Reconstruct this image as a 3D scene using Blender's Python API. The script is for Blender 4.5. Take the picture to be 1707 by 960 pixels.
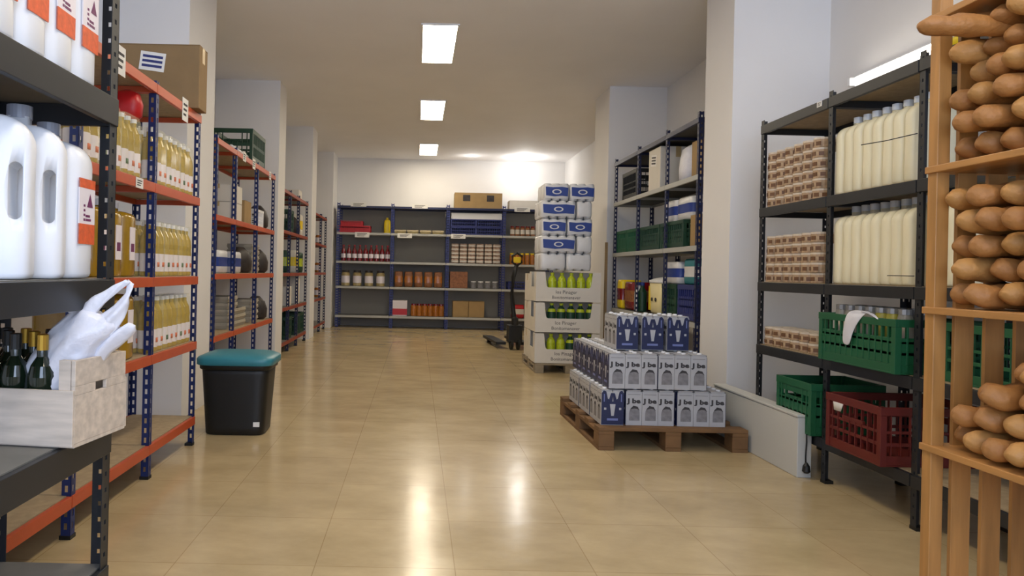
import bpy, math, random
from mathutils import Matrix, Vector, noise
PI = math.pi
random.seed(7)
sc = bpy.context.scene
COL = sc.collection
for o in list(bpy.data.objects):
    bpy.data.objects.remove(o)

# ------------------------------------------------------------------ camera, world, light, exposure
F = 1212.0; CAMH = 1.1; ROLL = 0.022
cd = bpy.data.cameras.new('camera'); cam = bpy.data.objects.new('camera', cd); COL.objects.link(cam)
cd.sensor_width = 36; cd.lens = F / 1707 * 36
cd.shift_x = (853.5 - 695) / 1707; cd.shift_y = (453 - 480) / 1707
cd.clip_start = 0.05; cd.clip_end = 100
cam.matrix_world = Matrix.Translation((0, 0, CAMH)) @ Matrix.Rotation(PI / 2, 4, 'X') @ Matrix.Rotation(ROLL, 4, 'Z')
sc.camera = cam
sc.view_settings.view_transform = 'Standard'; sc.view_settings.look = 'None'
sc.view_settings.gamma = 1; sc.view_settings.use_curve_mapping = False
sc.view_settings.exposure = -0.15
w = bpy.data.worlds.new('world'); sc.world = w; w.use_nodes = True
bg = w.node_tree.nodes['Background']
bg.inputs[0].default_value = (0.62, 0.74, 1.0, 1); bg.inputs[1].default_value = 1.0
CEIL = 3.35
PANEL_E = 30.0
LIGHT_YS = (0.7, 3.65, 6.58, 9.5, 12.75)

def area(name, loc, rot, sx, sy, power, col):
    l = bpy.data.lights.new(name, 'AREA'); l.shape = 'RECTANGLE'; l.size = sx; l.size_y = sy
    l.energy = power; l.color = col
    o = bpy.data.objects.new(name, l); COL.objects.link(o); o.location = loc; o.rotation_euler = rot
    return o
# daylight through the shop window behind the camera
area('window_daylight', (0.3, -2.35, 1.9), (PI / 2 + 0.16, 0, 0), 4.0, 2.2, 200, (0.62, 0.75, 1.0))

# ------------------------------------------------------------------ materials
def lin(c):
    return tuple(((x / 255) / 12.92 if x / 255 <= .04045 else ((x / 255 + .055) / 1.055) ** 2.4) for x in c)
MATS = {}
def mat(name, rgb, rough=.5, metal=0, var=0, vscale=8, spec=.5, alpha=1, trans=0, emit=None, bump=0, bscale=60, coat=0, sss=0, stretch=None):
    if name in MATS: return MATS[name]
    m = bpy.data.materials.new(name); m.use_nodes = True; MATS[name] = m
    nt = m.node_tree; b = nt.nodes['Principled BSDF']
    c = lin(rgb)
    b.inputs['Base Color'].default_value = (*c, 1)
    b.inputs['Roughness'].default_value = rough; b.inputs['Metallic'].default_value = metal
    b.inputs['Specular IOR Level'].default_value = spec
    b.inputs['Alpha'].default_value = alpha
    b.inputs['Transmission Weight'].default_value = trans
    b.inputs['Coat Weight'].default_value = coat
    if sss:
        b.inputs['Subsurface Weight'].default_value = sss; b.inputs['Subsurface Radius'].default_value = (.02, .02, .02)
    if emit:
        b.inputs['Emission Color'].default_value = (*lin(emit[0]), 1); b.inputs['Emission Strength'].default_value = emit[1]
    tc = nt.nodes.new('ShaderNodeTexCoord')
    src = tc.outputs['Object']
    if stretch:
        mp = nt.nodes.new('ShaderNodeMapping'); mp.inputs['Scale'].default_value = stretch
        nt.links.new(src, mp.inputs[0]); src = mp.outputs[0]
    if var:
        n = nt.nodes.new('ShaderNodeTexNoise'); n.inputs['Scale'].default_value = vscale; n.inputs['Detail'].default_value = 4
        nt.links.new(src, n.inputs['Vector'])
        r = nt.nodes.new('ShaderNodeValToRGB')
        r.color_ramp.elements[0].position = .3; r.color_ramp.elements[1].position = .7
        r.color_ramp.elements[0].color = (*[x * (1 - var) for x in c], 1)
        r.color_ramp.elements[1].color = (*[min(1, x * (1 + var)) for x in c], 1)
        nt.links.new(n.outputs['Fac'], r.inputs[0]); nt.links.new(r.outputs[0], b.inputs['Base Color'])
    if bump:
        n2 = nt.nodes.new('ShaderNodeTexNoise'); n2.inputs['Scale'].default_value = bscale; n2.inputs['Detail'].default_value = 3
        nt.links.new(src, n2.inputs['Vector'])
        bp = nt.nodes.new('ShaderNodeBump'); bp.inputs['Strength'].default_value = bump; bp.inputs['Distance'].default_value = .01
        nt.links.new(n2.outputs['Fac'], bp.inputs['Height']); nt.links.new(bp.outputs[0], b.inputs['Normal'])
    return m

M_wall = mat('wall_paint', (228, 226, 224), .7, var=.02, vscale=2, bump=.05, bscale=40)
M_ceil = mat('ceiling_paint', (243, 242, 244), .75, var=.02, vscale=1.5)
M_black = mat('black_rack_steel', (36, 38, 42), .42, metal=.1, var=.1)
M_blue = mat('blue_rack_steel', (26, 44, 100), .4, metal=.1, var=.1)
M_dblue = mat('dark_blue_rack_steel', (30, 36, 72), .42, metal=.1, var=.1)
M_backpost = mat('mid_blue_rack_steel', (40, 50, 116), .42)
M_backshade = mat('grey_back_shade', (140, 137, 130), .7)  # shelf shade on the back wall, put into a grey colour
M_rust = mat('rust_beam_steel', (146, 62, 40), .45)
M_orange = mat('orange_beam_steel', (192, 82, 42), .42, var=.06)
M_greybeam = mat('light_grey_beam_steel', (176, 176, 170), .45)
M_board = mat('chipboard', (168, 148, 116), .7, var=.12, vscale=30)
M_boardg = mat('grey_board', (120, 118, 112), .6, var=.08, vscale=12)
M_boardd = mat('dark_board', (70, 68, 62), .6, var=.08, vscale=12)
M_paper = mat('paper', (232, 230, 224), .8)
M_ink = mat('ink', (60, 58, 60), .7)
M_card = mat('cardboard', (160, 132, 88), .8, var=.06, vscale=10)
M_cardd = mat('dark_cardboard', (138, 112, 76), .8, var=.06, vscale=10)
M_tape = mat('packing_tape', (186, 160, 112), .3)
M_jug = mat('milky_plastic', (236, 238, 242), .35, sss=.15)
M_milk = mat('cream_plastic', (236, 228, 196), .35, sss=.15)
M_capb = mat('pale_blue_cap', (150, 156, 170), .3)
M_capc = mat('clear_cap', (206, 212, 220), .25)
M_lab_o = mat('orange_label', (222, 96, 50), .5, var=.15, vscale=60)
M_lab_w = mat('white_label', (236, 228, 232), .5)
M_purple = mat('purple_print', (110, 40, 90), .5)
M_oil = mat('golden_oil', (178, 146, 34), .15, var=.15, vscale=20, coat=.4)
M_oild = mat('deep_golden_oil', (160, 124, 26), .2, var=.12, vscale=14, coat=.3)
M_film = mat('shrink_film', (240, 236, 190), .12, alpha=.16)
M_green = mat('green_crate_plastic', (26, 90, 56), .45, var=.06)
M_dgreen = mat('dark_green_crate_plastic', (24, 62, 40), .45, var=.06)
M_red = mat('red_crate_plastic', (98, 28, 20), .5, var=.1)
M_redb = mat('bright_red_plastic', (186, 24, 28), .4)
M_bluec = mat('blue_crate_plastic', (34, 44, 110), .45)
M_blk = mat('black_plastic', (14, 15, 14), .5, var=.1)
M_teal = mat('teal_lid_plastic', (46, 124, 138), .38, var=.05)
M_pine = mat('pine_wood', (168, 120, 64), .5, var=.2, vscale=6, stretch=(6, 6, .6))
M_pineh = mat('pine_board', (172, 122, 66), .5, var=.2, vscale=6, stretch=(6, .6, 6))
M_pal = mat('pallet_wood', (116, 84, 50), .75, var=.22, vscale=7)
M_palg = mat('weathered_pallet_wood', (150, 136, 112), .8, var=.2, vscale=7)
M_wash = mat('whitewashed_wood', (206, 192, 176), .7, var=.16, vscale=9, stretch=(.7, 4, 5))
M_crust = mat('bread_crust', (154, 104, 52), .6, var=.32, vscale=9, bump=.5, bscale=45)
M_crust2 = mat('pale_bread_crust', (174, 126, 68), .6, var=.26, vscale=11, bump=.5, bscale=45)
M_cut = mat('bread_flour_slash', (222, 184, 128), .8, var=.1)
M_carton = mat('milk_carton_board', (178, 178, 180), .5, var=.04, vscale=20)
M_navy = mat('navy_carton_print', (28, 36, 74), .45)
M_grey = mat('grey_print', (128, 126, 128), .6, var=.2, vscale=30)
M_white = mat('white_plastic', (238, 238, 238), .45)
M_bag = mat('white_bag_plastic', (220, 220, 228), .35, sss=.2, bump=.5, bscale=26)
M_wine = mat('dark_bottle_glass', (22, 34, 22), .12, coat=.5)
M_foilg = mat('gold_foil', (190, 150, 60), .3, metal=.8)
M_foilk = mat('black_foil', (24, 26, 26), .4)
M_tin = mat('brown_tin_label', (178, 150, 118), .5, var=.3, vscale=40)
M_tinlid = mat('pale_lid', (214, 200, 180), .35)
M_tinlabel = mat('tin_label_print', (112, 78, 52), .5)
M_metal = mat('galvanised_metal', (170, 172, 174), .3, metal=.8)
M_yel = mat('yellow_plastic', (232, 202, 30), .4)
M_lime = mat('yellow_green_bottle', (176, 190, 40), .25, var=.15, vscale=30)
M_pblue = mat('blue_pack_print', (34, 60, 138), .4)
M_pwhite = mat('white_pack_film', (216, 216, 216), .3, var=.04, vscale=14)
M_tealp = mat('teal_pack_print', (36, 120, 130), .4)
M_redbot = mat('dark_red_juice', (120, 14, 22), .2, coat=.3)
M_brown = mat('brown_sachet', (140, 88, 48), .5, var=.3, vscale=30)
M_amber = mat('amber_jar', (170, 104, 38), .25, var=.2, vscale=20)
M_dark = mat('dark_filling', (52, 46, 44), .5, var=.3, vscale=20)
M_box = mat('white_board_box', (216, 210, 198), .7, var=.03)
M_cover = mat('pale_grey_ledge', (196, 196, 190), .5)
M_lamp = mat('lamp_diffuser', (255, 250, 240), .5, emit=((255, 240, 214), PANEL_E))
M_tube = mat('tube_lamp', (255, 255, 250), .5, emit=((255, 248, 235), 9))
M_spot = mat('spot_lamp', (255, 255, 250), .5, emit=((255, 250, 240), 12))

# ------------------------------------------------------------------ mesh builder
class MB:
    def __init__(s): s.v = []; s.f = []; s.m = []; s.mats = []; s.T = None
    def mi(s, m):
        if m not in s.mats: s.mats.append(m)
        return s.mats.index(m)
    def add(s, vs, fs, m):
        n = len(s.v); k = s.mi(m)
        if s.T is not None: vs = [tuple(s.T @ Vector(p)) for p in vs]
        s.v += [tuple(p) for p in vs]
        for f in fs: s.f.append(tuple(i + n for i in f)); s.m.append(k)
    def box(s, x0, x1, y0, y1, z0, z1, m):
        vs = [(x0, y0, z0), (x1, y0, z0), (x1, y1, z0), (x0, y1, z0), (x0, y0, z1), (x1, y0, z1), (x1, y1, z1), (x0, y1, z1)]
        s.add(vs, [(0, 3, 2, 1), (4, 5, 6, 7), (0, 1, 5, 4), (1, 2, 6, 5), (2, 3, 7, 6), (3, 0, 4, 7)], m)
    def taper(s, x0, x1, y0, y1, z0, z1, t, m):      # box whose foot is inset by t
        vs = [(x0 + t, y0 + t, z0), (x1 - t, y0 + t, z0), (x1 - t, y1 - t, z0), (x0 + t, y1 - t, z0), (x0, y0, z1), (x1, y0, z1), (x1, y1, z1), (x0, y1, z1)]
        s.add(vs, [(0, 3, 2, 1), (4, 5, 6, 7), (0, 1, 5, 4), (1, 2, 6, 5), (2, 3, 7, 6), (3, 0, 4, 7)], m)
    def lathe(s, cx, cy, prof, seg=16):               # prof: (r, z, mat) ; mat of a row colours the band above it
        for i in range(len(prof) - 1):
            r0, z0, m = prof[i]; r1, z1 = prof[i + 1][:2]
            vs = []; fs = []
            for k in range(seg):
                a = 2 * PI * k / seg; vs.append((cx + r0 * math.cos(a), cy + r0 * math.sin(a), z0))
            for k in range(seg):
                a = 2 * PI * k / seg; vs.append((cx + r1 * math.cos(a), cy + r1 * math.sin(a), z1))
            for k in range(seg):
                j = (k + 1) % seg; fs.append((k, j, seg + j, seg + k))
            s.add(vs, fs, m)
        for (r, z, m), flip in ((prof[0], 1), ((prof[-1][0], prof[-1][1], prof[-2][2]), 0)):
            vs = [(cx + r * math.cos(2 * PI * k / seg), cy + r * math.sin(2 * PI * k / seg), z) for k in range(seg)]
            fc = tuple(range(seg)); s.add(vs, [fc[::-1] if flip else fc], m)
    def loft(s, secs, m, seg=16, p=2.0, cap=True):    # secs: (centre, vecA, vecB); superellipse sections
        vs = []; fs = []
        for c, A, B in secs:
            c = Vector(c); A = Vector(A); B = Vector(B)
            for k in range(seg):
                t = 2 * PI * k / seg; ca = math.cos(t); sa = math.sin(t)
                x = math.copysign(abs(ca) ** (2 / p), ca); y = math.copysign(abs(sa) ** (2 / p), sa)
                vs.append(tuple(c + A * x + B * y))
        n = len(secs)
        for i in range(n - 1):
            for k in range(seg):
                j = (k + 1) % seg; fs.append((i * seg + k, i * seg + j, (i + 1) * seg + j, (i + 1) * seg + k))
        if cap:
            fs.append(tuple(range(seg))[::-1]); fs.append(tuple((n - 1) * seg + k for k in range(seg)))
        s.add(vs, fs, m)
    def tube(s, pts, r, m, seg=8):
        secs = []
        for i, p in enumerate(pts):
            a = Vector(pts[max(0, i - 1)]); b = Vector(pts[min(len(pts) - 1, i + 1)])
            d = (b - a).normalized(); u = d.cross(Vector((0, 0, 1)))
            if u.length < .1: u = d.cross(Vector((1, 0, 0)))
            u.normalize(); v = d.cross(u)
            rr = r[i] if isinstance(r, (list, tuple)) else r
            secs.append((p, u * rr, v * rr))
        s.loft(secs, m, seg)
    def prism(s, poly, y0, y1, m):                    # poly in x,z pushed along y
        n = len(poly)
        vs = [(x, y0, z) for x, z in poly] + [(x, y1, z) for x, z in poly]
        fs = [tuple(range(n)), tuple(range(n, 2 * n))[::-1]] + [(i, n + i, n + (i + 1) % n, (i + 1) % n) for i in range(n)]
        s.add(vs, fs, m)
    def mesh(s, name, smooth=False):
        me = bpy.data.meshes.new(name); me.from_pydata(s.v, [], s.f)
        for m in s.mats: me.materials.append(m)
        me.polygons.foreach_set('material_index', s.m)
        if smooth: me.polygons.foreach_set('use_smooth', [True] * len(s.f))
        me.update(); return me
    def build(s, name, parent=None, smooth=False, bev=0, loc=None, rz=0, weld=False):
        o = bpy.data.objects.new(name, s.mesh(name, smooth)); COL.objects.link(o)
        if parent: o.parent = parent
        if loc: o.location = loc
        if rz: o.rotation_euler.z = rz
        if weld:
            wm = o.modifiers.new('weld', 'WELD'); wm.merge_threshold = .0004
        if bev:
            b = o.modifiers.new('bevel', 'BEVEL'); b.width = bev; b.segments = 2; b.limit_method = 'ANGLE'
        return o

def tag(o, label=None, cat=None, group=None, kind=None):
    if label: o['label'] = label
    if cat: o['category'] = cat
    if group: o['group'] = group
    if kind: o['kind'] = kind
    return o
def empty(name, loc=(0, 0, 0), rz=0):
    o = bpy.data.objects.new(name, None); COL.objects.link(o); o.location = loc; o.rotation_euler.z = rz
    o.empty_display_size = .05
    return o
def struct(name, mb, **k): return tag(mb.build(name, **k), kind='structure')
KIDS = {}
def copy_tree(o, parent=None):
    c = o.copy(); COL.objects.link(c); c.parent = parent
    for ch in o.children: copy_tree(ch, c)
    return c
PROTO = {}
def put(key, maker, loc, rz, label, cat, group=None, rx=0, ry=0, scale=None):
    if key not in PROTO:
        o = maker(); PROTO[key] = o
    else: o = copy_tree(PROTO[key])
    o.location = loc; o.rotation_euler = (rx, ry, rz)
    if scale: o.scale = scale
    o['label'] = label; o['category'] = cat
    if group: o['group'] = group
    elif 'group' in o: del o['group']
    return o
ORD = ['first', 'second', 'third', 'fourth', 'fifth', 'sixth', 'seventh', 'eighth', 'ninth', 'tenth', 'eleventh', 'twelfth']
def text_mesh(body, size, m, name='print', bold=0):
    c = bpy.data.curves.new(name, 'FONT'); c.body = body; c.offset = bold; c.size = size; c.extrude = .0003; c.align_x = 'CENTER'; c.align_y = 'CENTER'
    c.resolution_u = 2
    t = bpy.data.objects.new(name, c); COL.objects.link(t)
    bpy.context.view_layer.update()
    me = bpy.data.meshes.new_from_object(t.evaluated_get(bpy.context.evaluated_depsgraph_get()))
    bpy.data.objects.remove(t); me.materials.clear(); me.materials.append(m); return me

# ------------------------------------------------------------------ room
XL, XR, YB, YF = -2.45, 2.92, 14.58, -2.5
fm = bpy.data.materials.new('floor_vinyl_tiles'); fm.use_nodes = True
nt = fm.node_tree; pb = nt.nodes['Principled BSDF']
tc = nt.nodes.new('ShaderNodeTexCoord'); mp = nt.nodes.new('ShaderNodeMapping'); nt.links.new(tc.outputs['Object'], mp.inputs[0])
mp.inputs['Location'].default_value = (-.165 + 5.2, 5.2 - .1, 0)
bk = nt.nodes.new('ShaderNodeTexBrick'); bk.offset = 0; bk.squash = 1
bk.inputs['Scale'].default_value = 1; bk.inputs['Brick Width'].default_value = .52; bk.inputs['Row Height'].default_value = .52
bk.inputs['Mortar Size'].default_value = .0022; bk.inputs['Mortar Smooth'].default_value = .3; bk.inputs['Bias'].default_value = -.2
bk.inputs['Color1'].default_value = (*lin((198, 177, 136)), 1); bk.inputs['Color2'].default_value = (*lin((191, 170, 130)), 1)
bk.inputs['Mortar'].default_value = (*lin((172, 148, 108)), 1)
nt.links.new(mp.outputs[0], bk.inputs['Vector'])
nz = nt.nodes.new('ShaderNodeTexNoise'); nz.inputs['Scale'].default_value = 2.2; nz.inputs['Detail'].default_value = 8; nz.inputs['Roughness'].default_value = .65
mp2 = nt.nodes.new('ShaderNodeMapping'); mp2.inputs['Scale'].default_value = (1, 1.6, 1); mp2.inputs['Rotation'].default_value = (0, 0, .5)
nt.links.new(tc.outputs['Object'], mp2.inputs[0]); nt.links.new(mp2.outputs[0], nz.inputs['Vector'])
mx = nt.nodes.new('ShaderNodeMix'); mx.data_type = 'RGBA'; mx.blend_type = 'MULTIPLY'; mx.inputs['Factor'].default_value = 1
rp = nt.nodes.new('ShaderNodeValToRGB'); rp.color_ramp.elements[0].color = (.80, .78, .74, 1); rp.color_ramp.elements[1].color = (1.05, 1.05, 1.05, 1)
rp.color_ramp.elements[0].position = .3; rp.color_ramp.elements[1].position = .68
nt.links.new(nz.outputs['Fac'], rp.inputs[0]); nt.links.new(bk.outputs['Color'], mx.inputs[6]); nt.links.new(rp.outputs[0], mx.inputs[7])
nt.links.new(mx.outputs[2], pb.inputs['Base Color'])
rr = nt.nodes.new('ShaderNodeMapRange'); rr.inputs['To Min'].default_value = .12; rr.inputs['To Max'].default_value = .24
nt.links.new(nz.outputs['Fac'], rr.inputs[0]); nt.links.new(rr.outputs[0], pb.inputs['Roughness'])
n3 = nt.nodes.new('ShaderNodeTexNoise'); n3.inputs['Scale'].default_value = 7; nt.links.new(tc.outputs['Object'], n3.inputs['Vector'])
bp = nt.nodes.new('ShaderNodeBump'); bp.inputs['Strength'].default_value = .06; bp.inputs['Distance'].default_value = .02
nt.links.new(n3.outputs['Fac'], bp.inputs['Height']); nt.links.new(bp.outputs[0], pb.inputs['Normal'])
pb.inputs['Specular IOR Level'].default_value = .5

def wallbox(name, x0, x1, y0, y1, z0, z1, m):
    b = MB(); b.box(x0, x1, y0, y1, z0, z1, m); return struct(name, b)
wallbox('floor', XL - .1, XR + .1, YF - .1, YB + .1, -.1, 0, fm)
wallbox('ceiling', XL - .1, XR + .1, YF - .1, YB + .1, CEIL, CEIL + .1, M_ceil)
wallbox('wall_left', XL - .1, XL, YF, YB, 0, CEIL, M_wall)
wallbox('wall_right', XR, XR + .1, YF, YB, 0, CEIL, M_wall)
wallbox('wall_back', XL - .1, XR + .1, YB, YB + .1, 0, CEIL, M_wall)
b = MB()
b.box(XL - .1, XR + .1, YF - .1, YF, 0, .7, M_wall); b.box(XL - .1, XR + .1, YF - .1, YF, 3.1, CEIL, M_wall)
b.box(XL - .1, -1.9, YF - .1, YF, .7, 3.1, M_wall); b.box(2.4, XR + .1, YF - .1, YF, .7, 3.1, M_wall)
struct('wall_front', b)
b = MB()
for x in (-1.9, -.85, .22, 1.3, 2.34): b.box(x, x + .06, YF - .08, YF - .02, .7, 3.1, M_metal)
b.box(-1.9, 2.4, YF - .08, YF - .02, .7, .76, M_metal); b.box(-1.9, 2.4, YF - .08, YF - .02, 3.04, 3.1, M_metal)
struct('window_1', b)
# piers standing out from the side walls
wallbox('wall_left_pier_near', XL, -1.68, 5.25, 5.93, 0, CEIL, M_wall)
wallbox('wall_left_pier_middle', XL, -1.68, 8.70, 9.12, 0, CEIL, M_wall)
wallbox('wall_left_pier_far', XL, -1.68, 11.46, 11.95, 0, CEIL, M_wall)
wallbox('wall_left_pier_corner', XL, -1.63, 13.85, YB, 0, CEIL, M_wall)
wallbox('wall_right_pier_near', 2.23, XR, 5.2, 5.7, 0, CEIL, M_wall)
wallbox('wall_right_pier_far', 2.24, XR, 8.62, 9.3, 0, CEIL, M_wall)

# ------------------------------------------------------------------ ceiling lamps
def panel():
    r = empty('ceiling_light')
    f = MB(); W, L = .35, 1.22
    f.box(-.0, W, 0, .018, -.012, 0, M_white); f.box(0, W, L - .018, L, -.012, 0, M_white)
    f.box(0, .018, .018, L - .018, -.012, 0, M_white); f.box(W - .018, W, .018, L - .018, -.012, 0, M_white)
    f.build('frame', r)
    d = MB(); d.box(.018, W - .018, .018, L - .018, -.006, -.001, M_lamp); d.build('diffuser', r)
    return r
names = ['above the camera', 'ahead of the camera, out of view', 'nearest of the three in view', 'middle one of the three in view', 'farthest, before the back racks']
for i, y in enumerate(LIGHT_YS):
    put('panel', panel, (-.01, y, CEIL), 0, 'lit rectangular ceiling panel, ' + names[i], 'ceiling light', 'lit panels in one line along the ceiling')
def spot():
    r = empty('downlight'); a = MB(); a.lathe(0, 0, [(.05, -.012, M_white), (.055, 0, M_white), (.05, 0, M_white)], 20); a.build('rim', r)
    c = MB(); c.lathe(0, 0, [(.038, -.014, M_spot), (.038, -.010, M_spot)], 20); c.build('lens', r); return r
put('spot', spot, (2.02, 13.95, CEIL), 0, 'small round glaring downlight over the white carton on the back rack', 'downlight')
put('spot', spot, (1.0, 13.95, CEIL), 0, 'small round downlight over the brown carton on the back rack', 'downlight')
for nm_, lx_, pw_ in (('spot_glow_right', 2.02, 19), ('spot_glow_left', 1.0, 3)):
    pl_ = bpy.data.lights.new(nm_, 'POINT'); pl_.energy = pw_; pl_.color = (1, .97, .92); pl_.shadow_soft_size = .06
    po_ = bpy.data.objects.new(nm_, pl_); COL.objects.link(po_); po_.location = (lx_, 13.95, CEIL - .20)
t = empty('tube_light', (2.86, 3.52, 2.40)); tag(t, 'long white tube light on the right wall above the milk jug rack', 'tube light')
b = MB(); b.box(0, .05, 0, 1.3, -.02, .05, M_white); b.build('housing', t, bev=.004)
b = MB(); b.tube([(-.02, .03, .015), (-.02, .65, .015), (-.02, 1.27, .015)], .016, M_tube, 12); b.build('tube', t, smooth=True)
b = MB(); b.box(-.035, 0, .0, .028, -.01, .04, M_white); b.box(-.035, 0, 1.272, 1.3, -.01, .04, M_white); b.build('holder', t)

# ------------------------------------------------------------------ slotted racks
def post_mesh(h, m, sx, sy, w=.038):
    """L profile with real slots; flange along x*sx and flange along y*sy"""
    b = MB(); t = .003; blk = m.name == 'black_rack_steel'; e = w * .36 if blk else .012
    def fl(axis, s):
        def bx(a0, a1, z0, z1):
            a0, a1 = sorted((a0 * s, a1 * s))
            if axis == 'x':
                y0, y1 = sorted((0, t * sy)); b.box(a0, a1, y0, y1, z0, z1, m)
            else:
                x0, x1 = sorted((0, t * sx)); b.box(x0, x1, a0, a1, z0, z1, m)
        bx(0, e + .001, 0, h); bx(w - e, w, 0, h)
        z = 0; pitch = .05; n = int(h / pitch)
        for i in range(n + 1):
            z0 = i * pitch + (.006 if blk else .012) if i else 0
            z1 = min(h, (i + 1) * pitch - (.008 if blk else .014))
            if z1 > z0: bx(e, w - e, z0, z1)
    fl('x', sx); fl('y', sy)
    return b.mesh('post')
PM = {}
def rack(label, origin, rz, xs, levels, depth, height, mp_, mb_, mbd, bh=.05, pw=.038, tags=(), topbeam=None, braces=False, foot=True, skipends=()):
    r = empty('storage_rack', origin, rz); tag(r, label, 'rack')
    n = len(xs)
    for i, x in enumerate(xs):
        s = 1 if i < n - 1 else -1
        x_ = x - .0 if s > 0 else x
        for y, sy in ((0, 1), (depth, -1)):
            k = (height, mp_.name, s, sy, pw)
            if k not in PM: PM[k] = post_mesh(height, mp_, s, sy, pw)
            o = bpy.data.objects.new('post', PM[k]); COL.objects.link(o); o.parent = r; o.location = (x_, y, .004)
            if foot:
                f = MB(); x0, x1 = sorted((0, .042 * s)); y0, y1 = sorted((0, .042 * sy))
                f.box(x0 - .002, x1 + .002, y0 - .002, y1 + .002, -.004, .012, M_blk); f.build('foot', o)
    for i in range(n - 1):
        lv = levels[i] if isinstance(levels[0], (list, tuple)) else levels
        for li, z in enumerate(lv):
            m = topbeam if (topbeam and li == 0) else mb_
            for y0, y1 in ((-.006, .014), (depth - .014, depth + .006)):
                b = MB(); b.box(xs[i] + .003, xs[i + 1] - .003, y0, y1, z - bh, z - .003, m)
                b.build('beam', r, bev=.002)
            b = MB(); b.box(xs[i] + .006, xs[i + 1] - .006, .015, depth - .015, z - .02, z, mbd); b.build('shelf_board', r)
            for k, x in ((0, xs[i] + .004), (1, xs[i + 1] - .022)):
                b = MB(); b.box(x, x + .016, .016, depth - .016, z - bh, z - .022, m)
                b.build('end_beam', r)
    for (x, z, w_, h_, tilt) in tags:
        a = MB(); a.box(-w_ / 2, w_ / 2, -.0092, -.0072, -h_ / 2, h_ / 2, M_paper)
        for q in range(3):
            zz = h_ * (.22 - .22 * q); a.box(-w_ * .34, w_ * (.34 - .1 * q), -.0098, -.0091, zz - h_ * .05, zz + h_ * .05, M_ink)
        o = a.build('paper_label', r); o.location = (x, 0, z); o.rotation_euler.y = tilt
        o['label'] = 'white printed paper label'
    return r

# left racks: front faces +X  (rz = +90: local x -> +Y, local y -> -X)
LZ = [2.04, 1.53, 1.045, .643, .178]
rack('black steel rack at the left edge holding white jugs', (-.95, 1.15, 0), PI / 2, [0, 1.13], [2.12, 1.62, 1.058, .603, .165], .37, 2.16, M_black, M_black, M_boardg, bh=.088, pw=.052)
rack('blue and orange rack with bottled oil, nearest on the left wall', (-1.36, 1.32, 0), PI / 2, [0, .78, 1.58, 2.42, 3.19], LZ, .40, 2.05, M_blue, M_orange, M_board, bh=.052,
     tags=[(1.95, 2.02, .10, .13, 0), (2.86, 2.0, .10, .13, 0), (2.2, 1.50, .09, .05, 0)])
L2 = [2.17, 1.54, 1.05, .53, .12]
rack('blue and orange rack between the first two left piers, dark crate on top', (-1.66, 5.97, 0), PI / 2, [0, .64, 1.54, 2.43], L2, .45, 2.19, M_blue, M_orange, M_board, bh=.05,
     tags=[(.9, 2.15, .12, .09, 0), (1.3, 2.14, .12, .1, 0), (2.1, 2.13, .1, .09, 0)])
L3 = [2.12, 1.60, 1.05, .60, .15]
rack('blue rack between the second and third left piers', (-1.70, 9.16, 0), PI / 2, [0, .56, 1.26, 2.07], L3, .45, 2.15, M_dblue, M_rust, M_boardg, bh=.045)
rack('sparsely filled blue rack beyond the third left pier', (-1.70, 12.0, 0), PI / 2, [0, .85, 1.55], [2.05, 1.55, 1.05, .6, .15], .45, 2.08, M_dblue, M_rust, M_boardg, bh=.04)
# back rack
BZ = [2.35, 1.835, 1.283, .80, .24]
BX = [-1.56, -.52, .55, 1.63, 2.62]
BR = rack('long blue rack with pale shelf edges along the back wall', (0, 14.0, 0), 0, BX, BZ, .45, 2.40, M_backpost, M_greybeam, M_boardg, bh=.045, pw=.06, topbeam=M_dblue,
     tags=[(-1.15, 2.37, .3, .08, 0), (.03, 2.36, .3, .08, 0), (-1.07, 1.79, .28, .1, 0), (-.25, 1.79, .28, .09, 0), (.78, 1.80, .28, .09, 0), (2.0, 2.34, .3, .09, 0)])
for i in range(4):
    b = MB(); b.box(BX[i] + .004, BX[i + 1] - .004, .458, .464, .02, 2.33, M_backshade); b.build('back_shade_panel', BR)  # added grey sheets imitating the shaded wall behind the shelves
# right racks: front faces -X (rz = -90: local x -> -Y, local y -> +X)
RFZ = [2.40, 1.94, 1.365, .74, .2]
rack('dark blue rack with green crates between the two right piers', (2.25, 8.36, 0), -PI / 2, [0, .86, 1.71, 2.5], RFZ, .45, 2.44, M_dblue, M_greybeam, M_boardd, bh=.045, topbeam=M_dblue)
RRZ = [2.105, 1.565, 1.085, .68, .245]
rack('black steel rack with milk jugs and tins in front of the right pier', (2.235, 4.76, 0), -PI / 2, [0, .78, 1.50, 2.3], RRZ, .45, 2.13, M_black, M_black, M_board, bh=.06,
     tags=[(.70, 2.085, .05, .03, 0)])
# grey ledge at the foot of the right rack
t = empty('floor_ledge', (2.14, 4.05, 0)); tag(t, 'pale grey low ledge on the floor between milk pallet and crates', 'ledge')
b = MB(); b.box(0, .08, 0, 1.14, 0, .335, M_cover); b.build('casing', t, bev=.004)
b = MB(); b.box(-.006, .086, -.004, 1.142, .336, .35, M_cover); b.build('ledge_top', t, bev=.003)
b = MB(); b.tube([(.045, -.008, .28), (.047, -.008, .2), (.043, -.008, .12), (.045, -.008, .07)], .004, M_blk)
b.lathe(.045, -.014, [(.012, .03, M_blk), (.022, .04, M_blk), (.018, .07, M_blk), (.005, .09, M_blk)], 10); o = b.build('cable_plug', t, smooth=True); o['label'] = 'black plug on a short cable'

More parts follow.
